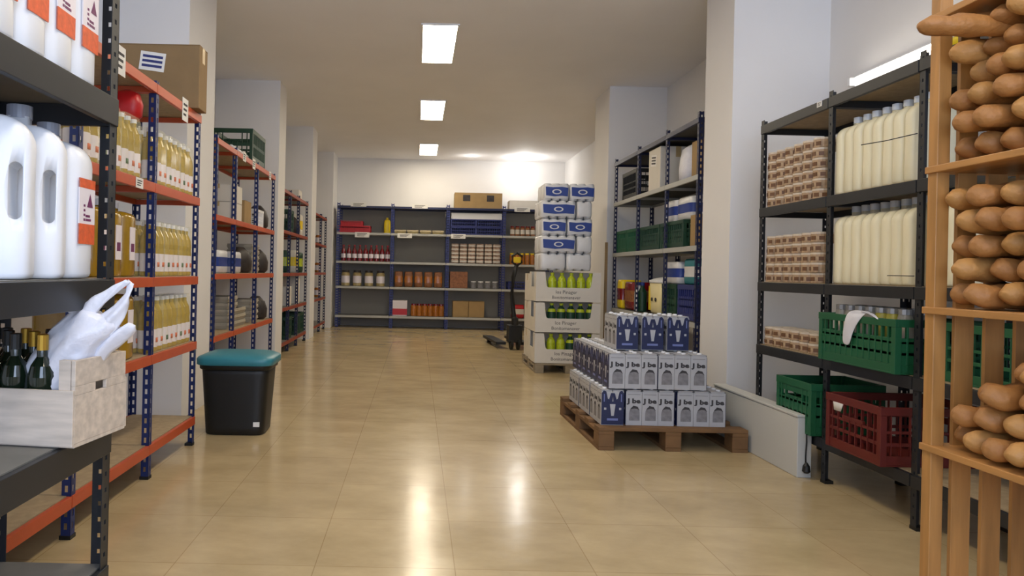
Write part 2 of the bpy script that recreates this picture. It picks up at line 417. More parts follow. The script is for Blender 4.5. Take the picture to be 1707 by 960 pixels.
# ------------------------------------------------------------------ makers
def superprof(W, D, H, neck_r, m, dome=.72):
    secs = []
    for f, s in ((0, .90), (.012, .97), (.03, 1), (.25, 1), (.45, .985), (dome, 1)):
        secs.append(((0, 0, f * H), (W / 2 * s, 0, 0), (0, D / 2 * s, 0)))
    for i in range(1, 7):
        a = i / 6 * PI / 2; f = dome + (.88 - dome) * math.sin(a); q = math.cos(a)
        secs.append(((0, 0, f * H), (neck_r + (W / 2 - neck_r) * q ** .8, 0, 0), (0, neck_r + (D / 2 - neck_r) * q ** .8, 0)))
    secs.append(((0, 0, .93 * H), (neck_r, 0, 0), (0, neck_r, 0)))
    return secs
def jug(W, D, H, m, mcap, neck, label=False, hole=False):
    r = empty('plastic_jug')
    b = MB(); secs = superprof(W, D, H, neck, m); b.loft(secs, m, 28, 4.0)
    o = b.build('body', r, smooth=True)
    if hole:
        c = MB(); hx = W / 2 - .034
        poly = []
        for k in range(16):
            a = 2 * PI * k / 16; poly.append((hx + .016 * math.cos(a), H * .47 + math.copysign(H * .115, math.sin(a)) * (1 if abs(math.sin(a)) > .01 else 0) + .018 * math.sin(a)))
        c.prism(poly, -D, D, m); co = c.build('cutter')
        md = o.modifiers.new('cut', 'BOOLEAN'); md.object = co; md.operation = 'DIFFERENCE'; md.solver = 'EXACT'
        bpy.context.view_layer.update()
        me = bpy.data.meshes.new_from_object(o.evaluated_get(bpy.context.evaluated_depsgraph_get()))
        o.modifiers.clear(); o.data = me; bpy.data.objects.remove(co)
    c = MB(); c.lathe(0, 0, [(neck + .004, .92 * H, mcap), (neck + .004, .995 * H, mcap), (neck * .8, H, mcap)], 20); c.build('cap', r, smooth=False)
    if label:
        l = MB(); x = W / 2
        def pl(y0, y1, z0, z1, m_, d): l.box(x - .002, x + d, y0, y1, z0, z1, m_)
        pl(-D * .36, D * .36, H * .22, H * .64, M_lab_w, .0015)
        pl(-D * .36, D * .36, H * .22, H * .35, M_lab_o, .002); pl(-D * .36, D * .36, H * .58, H * .64, M_lab_o, .002)
        T = [(-D * .02, H * .46), (D * .26, H * .46), (D * .12, H * .55)]
        l.add([(x + .0022, y, z) for y, z in T], [(0, 1, 2)], M_purple)
        for q in range(4): l.box(x, x + .0024, -D * .17, -D * .10, H * (.37 + .03 * q), H * (.385 + .03 * q), M_purple)
        l.box(x, x + .0024, -.01, D * .17, H * .37, H * .385, M_purple); l.box(x, x + .0024, -.01, D * .12, H * .395, H * .41, M_purple)
        l.build('label', r)['label'] = 'orange and white label'
    return r
def plastic_crate(L, W, H, m, style=0, name='plastic_crate'):
    """local x = long side, origin at base centre; open lattice walls with real slots"""
    def mk():
        b = MB(); t = .008; x0, x1, y0, y1 = -L / 2, L / 2, -W / 2, W / 2
        b.box(x0, x1, y0, y1, 0, t, m)
        def ring(z0, z1, o=0, tt=t):
            b.box(x0 - o, x1 + o, y0 - o, y0 + tt, z0, z1, m); b.box(x0 - o, x1 + o, y1 - tt, y1 + o, z0, z1, m)
            b.box(x0 - o, x0 + tt, y0 + tt, y1 - tt, z0, z1, m); b.box(x1 - tt, x1 + o, y0 + tt, y1 - tt, z0, z1, m)
        ring(t, H * .18); ring(H * .86, H, .006)
        if style == 0: ring(H * .46, H * .56)
        else:
            ring(H * .34, H * .40); ring(H * .55, H * .60)
        if style == 2: ring(H * .18, H * .66)
        if style == 3: ring(H * .18, H * .62); ring(H * .74, H * .86)
        zt, zb = H * .86, H * .18
        nx = int(L / .045); ny = int(W / .045)
        rib = .010 if style != 1 else .005
        for i in range(nx + 1):
            x = x0 + (L - rib) * i / nx
            for ya, yb in ((y0, y0 + t), (y1 - t, y1)): b.box(x, x + rib, ya - .003, yb + .003, zb, zt, m)
        for i in range(ny + 1):
            y = y0 + (W - rib) * i / ny
            if style != 1 and abs(y + rib / 2) < .06:   # hand hold
                for xa, xb in ((x0, x0 + t), (x1 - t, x1)): b.box(xa - .003, xb + .003, y, y + rib, zb, H * .66, m)
                continue
            for xa, xb in ((x0, x0 + t), (x1 - t, x1)): b.box(xa - .003, xb + .003, y, y + rib, zb, zt, m)
        for xa in (x0, x1 - t):
            b.box(xa - .003, xa + t + .003, -.085, .085, H * .60, H * .66, m)
        for cx in (x0 - .004, x1 - .026):
            for cy in (y0 - .004, y1 - .026): b.box(cx, cx + .03, cy, cy + .03, 0, H, m)
        return b.build(name, bev=.0015)
    return mk
def carton(L, W, H, m=None, tape=True, label=None, windows=False):
    m = m or M_card
    def mk():
        r = empty('cardboard_box')
        b = MB(); b.box(-L / 2, L / 2, -W / 2, W / 2, 0, H - .004, m); b.build('body', r, bev=.004)
        f = MB(); g = .002
        f.box(-L / 2, L / 2, -W / 2, -g, H - .004, H, m); f.box(-L / 2, L / 2, g, W / 2, H - .004, H, m); f.build('flap', r)
        if tape:
            a = MB(); a.box(-L / 2 - .0006, L / 2 + .0006, -.025, .025, H, H + .0006, M_tape)
            a.box(-L / 2 - .001, -L / 2, -.025, .025, H * .75, H, M_tape); a.box(L / 2, L / 2 + .001, -.025, .025, H * .75, H, M_tape); a.build('tape', r)
        if windows:
            for x in (-L * .25, L * .25):
                a = MB(); a.box(x - .07, x + .07, -W / 2 - .002, -W / 2, H * .45, H * .85, M_dark); a.build('vent', r)
        if label:
            a = MB(); a.box(-.075, .075, -.0016, 0, -.055, .055, M_paper)
            for q in range(3): a.box(-.06, .06, -.0024, -.001, -.035 + q * .028, -.020 + q * .028, M_bluec if label == 'blue' else M_ink)
            o = a.build('label', r); o.location = (-L * .06, -W / 2, H * .72); o.rotation_euler.y = .12
        return r
    return mk
def bottle(name, prof, seg=14, capm=None, caph=0, capr=0, parts=()):
    def mk():
        r = empty(name); b = MB(); b.lathe(0, 0, prof, seg); b.build('body', r, smooth=True)
        if capm:
            z = prof[-1][1]; c = MB(); c.lathe(0, 0, [(capr, z - .002, capm), (capr, z + caph, capm), (capr * .8, z + caph + .001, capm)], seg); c.build('cap', r)
        return r
    return mk
def jar_maker(rad, h, m, ml, name='jar', band=None):
    bm = band or m
    return bottle(name, [(rad * .9, 0, m), (rad, .006, m), (rad, h * .2, bm), (rad, h * .65, m), (rad, h * .78, m), (rad * .8, h * .86, m), (rad * .8, h * .88, m)], 14, ml, h * .12, rad * .86)
def tin():
    r = empty('food_tin'); R_ = .048; h = .058
    b = MB(); b.lathe(0, 0, [(R_ * .96, 0, M_tin), (R_, .004, M_tin), (R_, .012, M_tin), (R_, .03, M_tin), (R_, h - .012, M_tin)], 16)
    for a in (PI, PI * .75, PI * 1.3, 0, PI * .4):
        b.T = Matrix.Rotation(a, 4, 'Z'); b.box(R_ * .97, R_ + .0008, -.014, .014, .012, .034, M_tinlabel)
    b.T = None
    b.build('body', r, smooth=False)
    c = MB(); c.lathe(0, 0, [(R_ + .001, h - .012, M_tinlid), (R_ + .001, h - .001, M_tinlid), (R_ * .9, h, M_tinlid)], 16); c.build('lid', r)
    return r
def oil_pack():
    """3 x 2 small oil bottles under film, local y = depth"""
    r = empty('oil_bottle_pack'); d = .076; R_ = .0365
    for i in range(3):
        for j in range(2):
            b = MB(); m = M_oil
            b.lathe(0, 0, [(R_ * .85, 0, m), (R_, .008, m), (R_, .025, M_lab_w), (R_, .12, m), (R_, .125, m), (R_ * .93, .15, m), (R_, .175, m), (R_ * .85, .215, m), (R_ * .4, .25, m), (R_ * .4, .27, m)], 12)
            b.box(-.012, .012, -R_ - .0006, -R_ * .9, .05, .075, M_lab_o if (i + j) % 3 else M_green)
            o = b.build('bottle', r, smooth=True); o.location = ((i - 1) * d, (j - .5) * d, 0)
            c = MB(); c.lathe(0, 0, [(.016, .27, M_white), (.016, .29, M_white), (.012, .291, M_white)], 10); c.build('cap', o)
    f = MB(); f.loft([((0, 0, z), (.1155 * s, 0, 0), (0, .077 * s, 0)) for z, s in ((0, .98), (.01, 1), (.22, 1), (.27, .96), (.294, .88))], M_film, 24, 7)
    f.build('shrink_film', r)
    return r
def big_oil():
    r = empty('oil_container'); b = MB(); b.loft(superprof(.2, .15, .36, .022, M_oild, .78), M_oild, 24, 4); b.build('body', r, smooth=True)
    c = MB(); c.lathe(0, 0, [(.026, .33, M_white), (.026, .36, M_white), (.02, .361, M_white)], 16); c.build('cap', r)
    l = MB(); l.box(.098, .1015, -.03, .03, .08, .24, M_lab_w); l.box(.1, .102, -.02, .02, .12, .16, M_purple); l.build('label', r)
    return r

# ------------------------------------------------------------------ foreground jugs (left black rack)
for i, y in enumerate((2.13, 1.985, 1.84, 1.695)):
    put('fjug_l', lambda: jug(.235, .138, .46, M_jug, M_capb, .028, label=True), (-1.085, y - .01, 1.622), 0,
        'white labelled jug on the uppermost visible left shelf, ' + ['beside the black post', 'second from the black post', 'third from the black post', 'fourth from the black post'][i], 'jug', 'white jugs on the left black rack')
put('fjug_l', None, (-1.085, 2.125, 1.06), 0, 'white jug with orange label, on the middle shelf beside black post', 'jug', 'white jugs on the left black rack', scale=(.99, .99, .98))
for i, y in enumerate((1.985, 1.84)):
    put('fjug_h', lambda: jug(.235, .116, .465, M_jug, M_capb, .028, hole=True), (-1.08 - .01 * i, y - .025, 1.06), .32,
        ['white jug with a handle hole, between labelled jug and leftmost jug', 'white jug with a handle hole, leftmost on the middle shelf'][i], 'jug', 'white jugs on the left black rack')

# ------------------------------------------------------------------ wooden crate with bag and wine bottles
CR = empty('wooden_crate', (-.912, 1.955, .605), -.12)
tag(CR, 'whitewashed wooden crate at the left edge with plastic bag and bottles inside', 'crate')
Lc, Wc, Hc = .40, .262, .235
b = MB(); b.box(-Lc, 0, 0, Wc, 0, .010, M_wash); b.build('bottom', CR)
b = MB()   # end panel with hand slot
b.box(-.012, 0, 0, Wc, .010, .14, M_wash); b.box(-.012, 0, 0, Wc, .165, Hc, M_wash); b.box(-.012, 0, 0, .10, .14, .165, M_wash); b.box(-.012, 0, .155, Wc, .14, .165, M_wash)
b.build('end_panel', CR, bev=.0015)
b = MB(); b.box(-Lc, -Lc + .012, 0, Wc, .010, Hc, M_wash); b.build('end_panel', CR)
for y0 in (-.009, Wc):
    b = MB(); b.box(-Lc, 0, y0, y0 + .009, .004, .155, M_wash); b.build('side_board', CR, bev=.0015)
for x, sx in ((-.014, -1), (-Lc + .014, 1)):
    for y, sy in ((.001, 1), (Wc - .001, -1)):
        b = MB(); b.box(min(x, x + .034 * sx), max(x, x + .034 * sx), min(y, y + .02 * sy), max(y, y + .02 * sy), .011, Hc, M_wash); b.build('corner_post', CR)
wine_prof = [(.034, 0, M_wine), (.037, .008, M_wine), (.037, .17, M_wine), (.030, .20, M_wine), (.0145, .225, M_wine), (.0135, .245, M_wine)]
def wine(foil):
    def mk():
        r = empty('wine_bottle'); b = MB(); b.lathe(0, 0, wine_prof, 16); b.build('body', r, smooth=True)
        c = MB(); c.lathe(0, 0, [(.0155, .243, foil), (.0155, .285, foil), (.013, .287, foil)], 12); c.build('foil_cap', r); return r
    return mk
k = 0
for j, yl in enumerate((.05, .13, .208)):
    for i, xl in enumerate((-.13, -.21, -.29, -.352)):
        x = -.912 + xl * math.cos(.12) + yl * math.sin(.12); y = 1.955 - xl * math.sin(.12) + yl * math.cos(.12)
        gold = (i + j) % 2 == 0
        put('wine_g' if gold else 'wine_k', wine(M_foilg if gold else M_foilk), (x, y, .617), 0,
            'dark bottle with %s top in the wooden crate, %s row, %s from the bag' % ('gold' if gold else 'black', ['front', 'middle', 'rear'][j], ORD[i]), 'bottle', 'dark bottles in the wooden crate')
# carrier bag: lofted folds rising out of the crate
b = MB()
def fold(pairs, thk, y=2.08, seg=26):
    secs = []
    for (lx, lz, rx_, rz_), t_ in zip(pairs, thk):
        L = Vector((lx, 0, lz)); Q = Vector((rx_, 0, rz_)); c = (L + Q) / 2; secs.append(((c.x, y, c.z), (Q - L) / 2, Vector((0, t_, 0))))
    out = []
    for i in range(len(secs) - 1):       # subdivide for smooth wrinkles
        for k in range(4):
            f = k / 4; out.append(tuple(Vector(secs[i][q]).lerp(Vector(secs[i + 1][q]), f) for q in range(3)))
    out.append(secs[-1]); b.loft(out, M_bag, seg)
fold([(-1.13, .735, -.935, .735), (-1.12, .79, -.925, .80), (-1.09, .845, -.905, .862), (-1.03, .92, -.872, .895), (-.967, .981, -.855, .92), (-.955, .99, -.852, .93)], [.07, .07, .06, .05, .028, .012])
fold([(-.99, .965, -.90, .93), (-.955, .988, -.912, .958), (-.90, 1.02, -.875, 1.0), (-.865, 1.043, -.848, 1.03), (-.835, 1.06, -.822, 1.05)], [.016, .014, .010, .008, .004], 2.076)
fold([(-.95, .925, -.868, .895), (-.915, .945, -.852, .92), (-.868, .985, -.836, .95), (-.838, 1.022, -.822, .99), (-.832, 1.06, -.814, 1.045)], [.018, .016, .012, .009, .004], 2.084)
fold([(-.95, .87, -.90, .82), (-.90, .90, -.875, .852), (-.86, .922, -.848, .875), (-.825, .935, -.82, .90), (-.808, .93, -.81, .912)], [.03, .024, .018, .012, .005], 2.10)
o = b.build('carrier_bag', smooth=True)
for v in o.data.vertices:
    p = v.co; ax = Vector(((p.x * .64 + p.z * .77) * 6, p.y * 20, (p.x * .77 - p.z * .64) * 42))
    q = noise.noise(ax) * .014 + noise.noise(ax * 2.3) * .006
    v.co.y += q * 1.2; v.co.x += q * .35; v.co.z += noise.noise(ax * 1.3 + Vector((5, 0, 0))) * .006
tag(o, 'white plastic carrier bag, handles up, in the wooden crate', 'bag')
b = MB(); b.box(-1.30, -1.07, 1.70, 1.84, .606, .618, M_white); o = b.build('white_tray', bev=.005); tag(o, 'flat white plastic lid on the shelf in front of the wooden crate', 'tray')

# ------------------------------------------------------------------ oil rack goods
for zi, z in enumerate((1.53, 1.045, .643)):
    for i in range(3):
        put('oilpack', oil_pack, (-1.455, 3.885 + i * .238, z + .001), PI / 2,
            'film-wrapped oil bottles, %s shelf of far orange bay, %s pack from camera' % (['second', 'third', 'fourth'][zi], ['nearest', 'middle', 'farthest'][i]), 'oil pack', 'packs of oil bottles on the orange rack')
for i in range(3):
    put('oilpack', None, (-1.455, 3.04 + i * .238, 1.531), PI / 2, 'film-wrapped oil bottles on second shelf behind the black post, %s pack' % ['nearest', 'middle', 'farthest'][i], 'oil pack', 'packs of oil bottles on the orange rack')
for zi, z in enumerate((1.045, .643)):
    for i in range(4):
        put('bigoil', big_oil, (-1.49, 3.05 + i * .165, z + .001), 0, 'large golden oil container behind black post, %s shelf, %s from camera' % (['upper', 'lower'][zi], ORD[i]), 'oil container', 'large oil containers on the orange rack')
put('oilbox', carton(.50, .16, .375, M_cardd, label='blue'), (-1.565, 4.39, 2.042), 0, 'large brown cardboard box with blue label on top of the orange rack', 'box')
put('redbag', lambda: (lambda b: (b.loft([((0, 0, z), (w_, 0, 0), (0, w_ * .7, 0)) for z, w_ in ((0, .05), (.02, .07), (.08, .075), (.13, .06), (.15, .02))], M_redb, 14, 3), b.build('red_packet', smooth=True))[1])(MB()),
    (-1.46, 3.62, 1.823), 0, 'small red packet lying on the oil packs behind the blue post', 'packet')

# ------------------------------------------------------------------ rack 2 goods
def tray_stack_item(m, W=.36, D=.26, H=.06):
    def mk():
        b = MB(); t = .006
        b.taper(-W / 2, W / 2, -D / 2, D / 2, 0, H * .5, .012, m); b.box(-W / 2 - .004, W / 2 + .004, -D / 2 - .004, D / 2 + .004, H * .5, H * .62, m)
        b.box(-W / 2, W / 2, -D / 2, -D / 2 + t, H * .62, H, m); b.box(-W / 2, W / 2, D / 2 - t, D / 2, H * .62, H, m)
        b.box(-W / 2, -W / 2 + t, -D / 2 + t, D / 2 - t, H * .62, H, m); b.box(W / 2 - t, W / 2, -D / 2 + t, D / 2 - t, H * .62, H, m)
        b.box(-W / 2 + t, W / 2 - t, -D / 2 + t, D / 2 - t, H * .62, H * .9, M_dark)
        return b.build('food_tray', bev=.0015)
    return mk
M_traym = mat('pale_tray_card', (176, 168, 150), .7, var=.05)
def stack(key, maker, x, y, z, n, dz, rz, name, cat, where, group):
    for i in range(n):
        w_ = 'bottom' if i == 0 else ('topmost' if i == n - 1 else ORD[i] + ' up')
        put(key, maker, (x, y, z + .001 + i * (dz + .0005)), rz, '%s %s, %s of its stack' % (name, where, w_), cat, group)
stack('tray', tray_stack_item(M_traym), -1.86, 7.78, 1.05, 5, .06, PI / 2, 'pale food tray', 'tray', 'on third shelf, second left rack', 'pale trays on the second left rack')
stack('tray', None, -1.86, 7.78, .53, 4, .06, PI / 2, 'pale food tray', 'tray', 'on fourth shelf, far bay, second left rack', 'pale trays on the second left rack')
stack('tray', None, -1.86, 6.86, .53, 5, .06, PI / 2, 'pale food tray', 'tray', 'on fourth shelf beside the pier', 'pale trays on the second left rack')
stack('tray', None, -1.86, 7.20, .53, 3, .06, PI / 2, 'pale food tray', 'tray', 'on fourth shelf beside the middle post', 'pale trays on the second left rack')
def pack(W, D, H, m1, m2, name='paper_pack'):
    def mk():
        r = empty(name); b = MB()
        b.loft([((0, 0, z * H), (W / 2 * s, 0, 0), (0, D / 2 * s, 0)) for z, s in ((0, .9), (.06, .98), (.3, 1), (.5, .97), (.7, 1), (.94, .98), (1, .9))], m1, 24, 7); b.build('wrap', r, smooth=True)
        l = MB(); l.loft([((0, 0, z * H), (W / 2 * s + .0015, 0, 0), (0, D / 2 * s + .0015, 0)) for z, s in ((.3, 1), (.5, .975), (.7, 1))], m2, 24, 7, cap=False)
        o = l.build('printed_band', r, smooth=True); o['label'] = 'coloured printed band'
        return r
    return mk
put('bwpack', pack(.34, .26, .20, M_pwhite, M_pblue), (-1.82, 6.86, 1.051), PI / 2, 'blue and white pack on third shelf beside the near left pier', 'pack')
put('bwpack', None, (-1.82, 6.36, 1.051), PI / 2, 'blue and white pack half hidden by the near left pier', 'pack')
put('l2carton', carton(.34, .3, .16, M_box), (-1.84, 6.80, 1.541), PI / 2, 'pale carton on second shelf of second left rack beside the pier', 'box')
put('l2carton', None, (-1.84, 6.80, 1.7035), PI / 2, 'pale carton on top of another carton beside the pier', 'box')
put('l2cartonb', carton(.28, .28, .22, M_card), (-1.83, 7.22, 1.541), PI / 2, 'brown carton beside the two pale cartons on second left rack', 'box')
put('wcrate', plastic_crate(.34, .28, .18, M_white, 1, 'plastic_basket'), (-1.83, 7.76, 1.541), PI / 2, 'white plastic basket on the second shelf of the second left rack', 'basket')
put('dbag', lambda: (lambda b: (b.loft([((0, 0, z), (w_, 0, 0), (0, w_ * .8, 0)) for z, w_ in ((0, .09), (.03, .12), (.12, .125), (.2, .10), (.26, .04))], M_dark, 14, 3), b.build('dark_packet', smooth=True))[1])(MB()),
    (-1.80, 8.13, 1.541), 0, 'dark packet beside the white basket on the second left rack', 'packet')
put('dbag', None, (-1.80, 8.15, 1.051), .5, 'dark packet at the far end of third shelf, second left rack', 'packet')
put('dbag', None, (-1.80, 7.36, 1.051), .9, 'dark packet beside the middle post on third shelf, second left rack', 'packet')
put('dbag', None, (-1.80, 8.15, .531), .5, 'dark packet at the far end of fourth shelf, second left rack', 'packet')
put('dgcrate', plastic_crate(.60, .40, .32, M_dgreen, 0), (-1.87, 7.55, 2.171), PI / 2, 'dark green plastic crate on top of the second left rack', 'crate')
put('wpaper', lambda: (lambda b: (b.tube([(0, 0, .02), (0, .3, .022), (0, .6, .02)], .02, M_pwhite, 12), b.build('paper_roll', smooth=True))[1])(MB()), (-1.70, 6.55, 2.172), 0, 'white paper roll lying before the dark green crate', 'roll')

# ------------------------------------------------------------------ rack 3 and 4 goods
for i, (y, z) in enumerate(((9.95, .15), (10.35, .15), (10.8, .15))):
    pass
for i, y in enumerate((9.98, 10.62, 11.0)):
    put('dg3', plastic_crate(.34, .30, .30, M_dgreen, 0), (-1.88, [9.92, 10.62, 11.0][i], .601 - .45), PI / 2, 'dark green crate on the bottom shelf of third left rack, %s from camera' % ORD[i], 'crate', 'dark green crates on the third left rack')
stack('wbox3', carton(.28, .26, .13, M_box, tape=False), -1.86, 9.92, .60, 2, .13, PI / 2, 'white carton', 'box', 'near bay of third left rack', 'white cartons on the third left rack')
stack('wbox3', None, -1.86, 10.62, .60, 3, .13, PI / 2, 'white carton', 'box', 'middle bay of third left rack', 'white cartons on the third left rack')
put('gpk', pack(.26, .24, .30, M_dgreen, M_lime, 'green_pack'), (-1.86, 9.92, 1.051), PI / 2, 'green pack on third shelf of third left rack, near bay', 'pack')
put('ypk', pack(.24, .22, .32, M_box, M_yel, 'yellow_pack'), (-1.86, 10.64, 1.051), PI / 2, 'white and yellow pack on third shelf of third left rack', 'pack')
put('gpk', None, (-1.86, 11.0, 1.051), PI / 2, 'green pack at the far end of third shelf, third left rack', 'pack')
put('dg3', None, (-1.88, 9.92, 1.601), PI / 2, 'dark green crate on second shelf of the third left rack', 'crate')
put('ypk', None, (-1.86, 10.98, 1.601), PI / 2, 'white and yellow pack on second shelf of third left rack', 'pack')
put('dbag', None, (-1.84, 10.60, 1.601), .2, 'dark packet on second shelf of third left rack', 'packet')
put('wbox3', None, (-1.86, 10.65, 2.121), PI / 2, 'white carton on top of the third left rack', 'box')
jm = jar_maker(.055, .2, M_amber, M_white, band=M_lab_w)
for zi, z in enumerate((1.55, 1.05, .6)):
    for i in range(2):
        put('jar4', jm, (-1.80, [12.35, 13.2][i], z + .001), 0, 'amber jar on the sparsely filled rack, %s shelf, %s bay' % (['second', 'third', 'fourth'][zi], ['near', 'far'][i]), 'jar', 'amber jars on the fourth left rack')

# ------------------------------------------------------------------ back rack goods (front of shelf y = 14.02)
def px(u): return (u - 695 + .8) * 14.1 / 1212
put('rtray', plastic_crate(.60, .34, .13, M_redb, 2, 'plastic_tray'), (px(589), 14.22, 1.836), 0, 'long bright red tray on the upper left shelf of the back rack', 'tray')
put('rtray2', plastic_crate(.42, .30, .09, M_redb, 2, 'plastic_tray'), (px(584), 14.22, 1.9675), 0, 'shorter red tray stacked on the long red tray', 'tray')
def yjug():
    r = empty('yellow_bottle'); b = MB()
    b.loft(superprof(.13, .1, .30, .02, M_yel, .6), M_yel, 20, 3); b.build('body', r, smooth=True)
    c = MB(); c.lathe(0, 0, [(.024, .27, M_yel), (.024, .30, M_yel), (.02, .302, M_yel)], 12); c.build('cap', r); return r
put('yjug', yjug, (px(643), 14.14, 1.836), 0, 'bright yellow bottle right of the red trays on the back rack', 'bottle')
rb = bottle('juice_bottle', [(.042, 0, M_redbot), (.046, .01, M_redbot), (.046, .06, M_lab_w), (.046, .14, M_redbot), (.046, .19, M_redbot), (.018, .26, M_redbot), (.018, .29, M_redbot)], 14, M_redb, .02, .02)
for i in range(9):
    put('rb', rb, (px(571 + i * 9.2), 14.12, 1.284), 0, 'dark red bottle, %s from the left in the row below the red trays' % ORD[i], 'bottle', 'red bottles on the back rack')
M_gls = mat('pale_preserve', (178, 160, 110), .3, var=.15, vscale=25)
pj_ = jar_maker(.085, .30, M_gls, M_dark, 'preserve_jar', band=M_lab_w)
for i in range(4):
    put('pj', pj_, (px(575 + i * 19.5), 14.16, .801), 0, 'pale preserve jar, %s from the left below the red bottles' % ORD[i], 'jar', 'preserve jars on the back rack')
fp = tray_stack_item(M_gls, .22, .30, .07)
for i in range(4):
    put('fp', fp, (px(665 + i * 21), 14.2, 1.836), 0, 'flat beige packet on the upper shelf of second back bay, %s from left' % ORD[i], 'packet', 'flat beige packets on the back rack')
sp = pack(.16, .24, .30, M_brown, M_amber, 'coffee_packet')
for i in range(5):
    put('sp', sp, (px(664 + i * 16.5), 14.18, .801), 0, 'brown packet, %s from the left on fourth shelf of second back bay' % ORD[i], 'packet', 'brown packets on the back rack')
put('redwbox', carton(.28, .28, .30, M_lab_w, tape=False), (px(667), 14.2, .241), 0, 'white box with red lower half, lowest shelf of the back rack', 'box')
o = MB(); o.box(-.141, .141, -.143, -.1405, .02, .14, M_redb); o.build('red_panel', PROTO['redwbox'])
aj = jar_maker(.058, .24, M_amber, M_redbot, 'sauce_jar')
for i in range(6):
    put('aj', aj, (px(690 + i * 9.2), 14.14, .241), 0, 'amber jar, %s right of the red and white box on lowest shelf' % ORD[i], 'jar', 'amber jars on the lowest back shelf')
put('wincarton', carton(.92, .36, .30, M_card, windows=True), (px(794), 14.24, 2.351), 0, 'wide brown carton with two dark vents on top of the back rack', 'box')
put('btray', plastic_crate(.50, .34, .15, M_bluec, 0, 'plastic_tray'), (px(770), 14.22, 1.836), 0, 'dark blue tray, left of two under the vented carton', 'tray')
put('btray', None, (px(812), 14.24, 1.836), 0, 'dark blue tray, right of two under the vented carton', 'tray')
put('btray', None, (px(770), 14.22, 1.987), 0, 'dark blue tray stacked on the left dark blue tray', 'tray')
put('btray', None, (px(812), 14.24, 1.987), 0, 'dark blue tray stacked on the right dark blue tray', 'tray')
put('longbox', carton(.98, .30, .12, M_white, tape=False), (px(791.5), 14.22, 2.138), 0, 'long flat white box on the dark blue trays', 'box')
M_mix = mat('mixed_packet_print', (176, 150, 132), .5, var=.5, vscale=14)
tb = pack(.145, .22, .075, M_mix, M_box, 'snack_packet')
for r_ in range(5):
    for i in range(6):
        put('tb', tb, (px(757 + i * 13.9), 14.19, 1.284 + r_ * .0765), 0, 'small pink-brown packet, row %s from below, %s from left, third back bay' % (['one', 'two', 'three', 'four', 'five'][r_], ORD[i]), 'packet', 'small packets piled in the third back bay')
put('cb1', carton(.34, .30, .32, M_brown), (px(764), 14.2, .801), 0, 'brown carton under the piled packets on the back rack', 'box')
gj = jar_maker(.06, .14, M_grey, M_white, 'grey_tub')
for i in range(4):
    put('gj', gj, (px(789 + i * 12), 14.15, .801), 0, 'small grey tub, %s right of the brown carton on the back rack' % ORD[i], 'tub', 'grey tubs on the back rack')
for i in range(2):
    put('cb2', carton(.30, .30, .31, M_card), (px(768 + i * 26.5), 14.2, .241), 0, ['left', 'right'][i] + ' of two tan cartons on the lowest shelf of the back rack', 'box', 'tan cartons on the lowest back shelf')
put('wtop', carton(.56, .34, .17, M_box), (px(870), 14.24, 2.351), 0, 'white carton on the back rack top under the downlight', 'box')
for i in range(5):
    put('bj', jar_maker(.045, .19, M_brown, M_redbot, 'jar', band=M_box), (px(852 + i * 8.5), 14.12, 1.836), 0, 'brown jar, %s from left on the upper shelf of the fourth back bay' % ORD[i], 'jar', 'brown jars in the fourth back bay')
for i in range(5):
    put('yj', jar_maker(.045, .22, M_amber, M_yel, 'jar'), (px(852 + i * 8.5), 14.12, 1.284), 0, 'ochre jar with yellow lid, %s from left, fourth back bay' % ORD[i], 'jar', 'ochre jars in the fourth back bay')
put('btray', None, (px(868), 14.22, .801), 0, 'dark blue tray low in the fourth back bay', 'tray')
put('redpk', pack(.24, .24, .26, M_redb, M_box, 'red_pack'), (px(864), 14.2, .241), 0, 'red pack on the lowest shelf of the fourth back bay', 'pack')

# ------------------------------------------------------------------ pallet truck by the paper stack
t = empty('pallet_truck', (1.44, 10.55, 0), .08); tag(t, 'black hand pallet truck with yellow handle grip left of the paper towel stack', 'pallet truck')
b = MB(); b.tube([(0, 0, .26), (-.015, .03, .5), (-.05, .03, .8), (-.04, .0, 1.05), (0, -.03, 1.24)], [.05, .035, .03, .032, .03], M_blk, 12); b.build('tiller', t, smooth=True)
b = MB(); b.tube([(0, -.03, 1.22), (-.07, -.04, 1.27), (-.075, -.04, 1.36), (0, -.04, 1.40), (.075, -.04, 1.36), (.07, -.04, 1.27), (0, -.03, 1.22)], .017, M_blk, 10)
b.build('handle_loop', t, smooth=True)
b = MB(); b.box(-.05, .05, -.07, -.02, 1.26, 1.345, M_yel); b.build('grip', t, bev=.01)['label'] = 'yellow grip'
b = MB(); b.box(-.10, .10, -.06, .12, .11, .36, M_blk); b.lathe(0, 0, [(.05, .36, M_blk), (.045, .46, M_blk), (.02, .48, M_blk)], 14); b.build('pump', t, bev=.01)
for x in (-.07, .03):
    b = MB(); b.T = Matrix.Translation((x, 0, .091)) @ Matrix.Rotation(PI / 2, 4, 'Y'); b.lathe(0, 0, [(.08, 0, M_blk), (.09, .006, M_blk), (.09, .034, M_blk), (.08, .04, M_blk)], 20); b.build('wheel', t)
for x in (-.25, .10):
    b = MB(); b.box(x, x + .15, .12, 1.25, .06, .10, M_blk); b.build('fork', t, bev=.005)
    b = MB(); b.T = Matrix.Translation((x + .045, 1.1, .041)) @ Matrix.Rotation(PI / 2, 4, 'Y'); b.lathe(0, 0, [(.04, 0, M_blk), (.04, .06, M_blk)], 14); b.build('fork_roller', t)

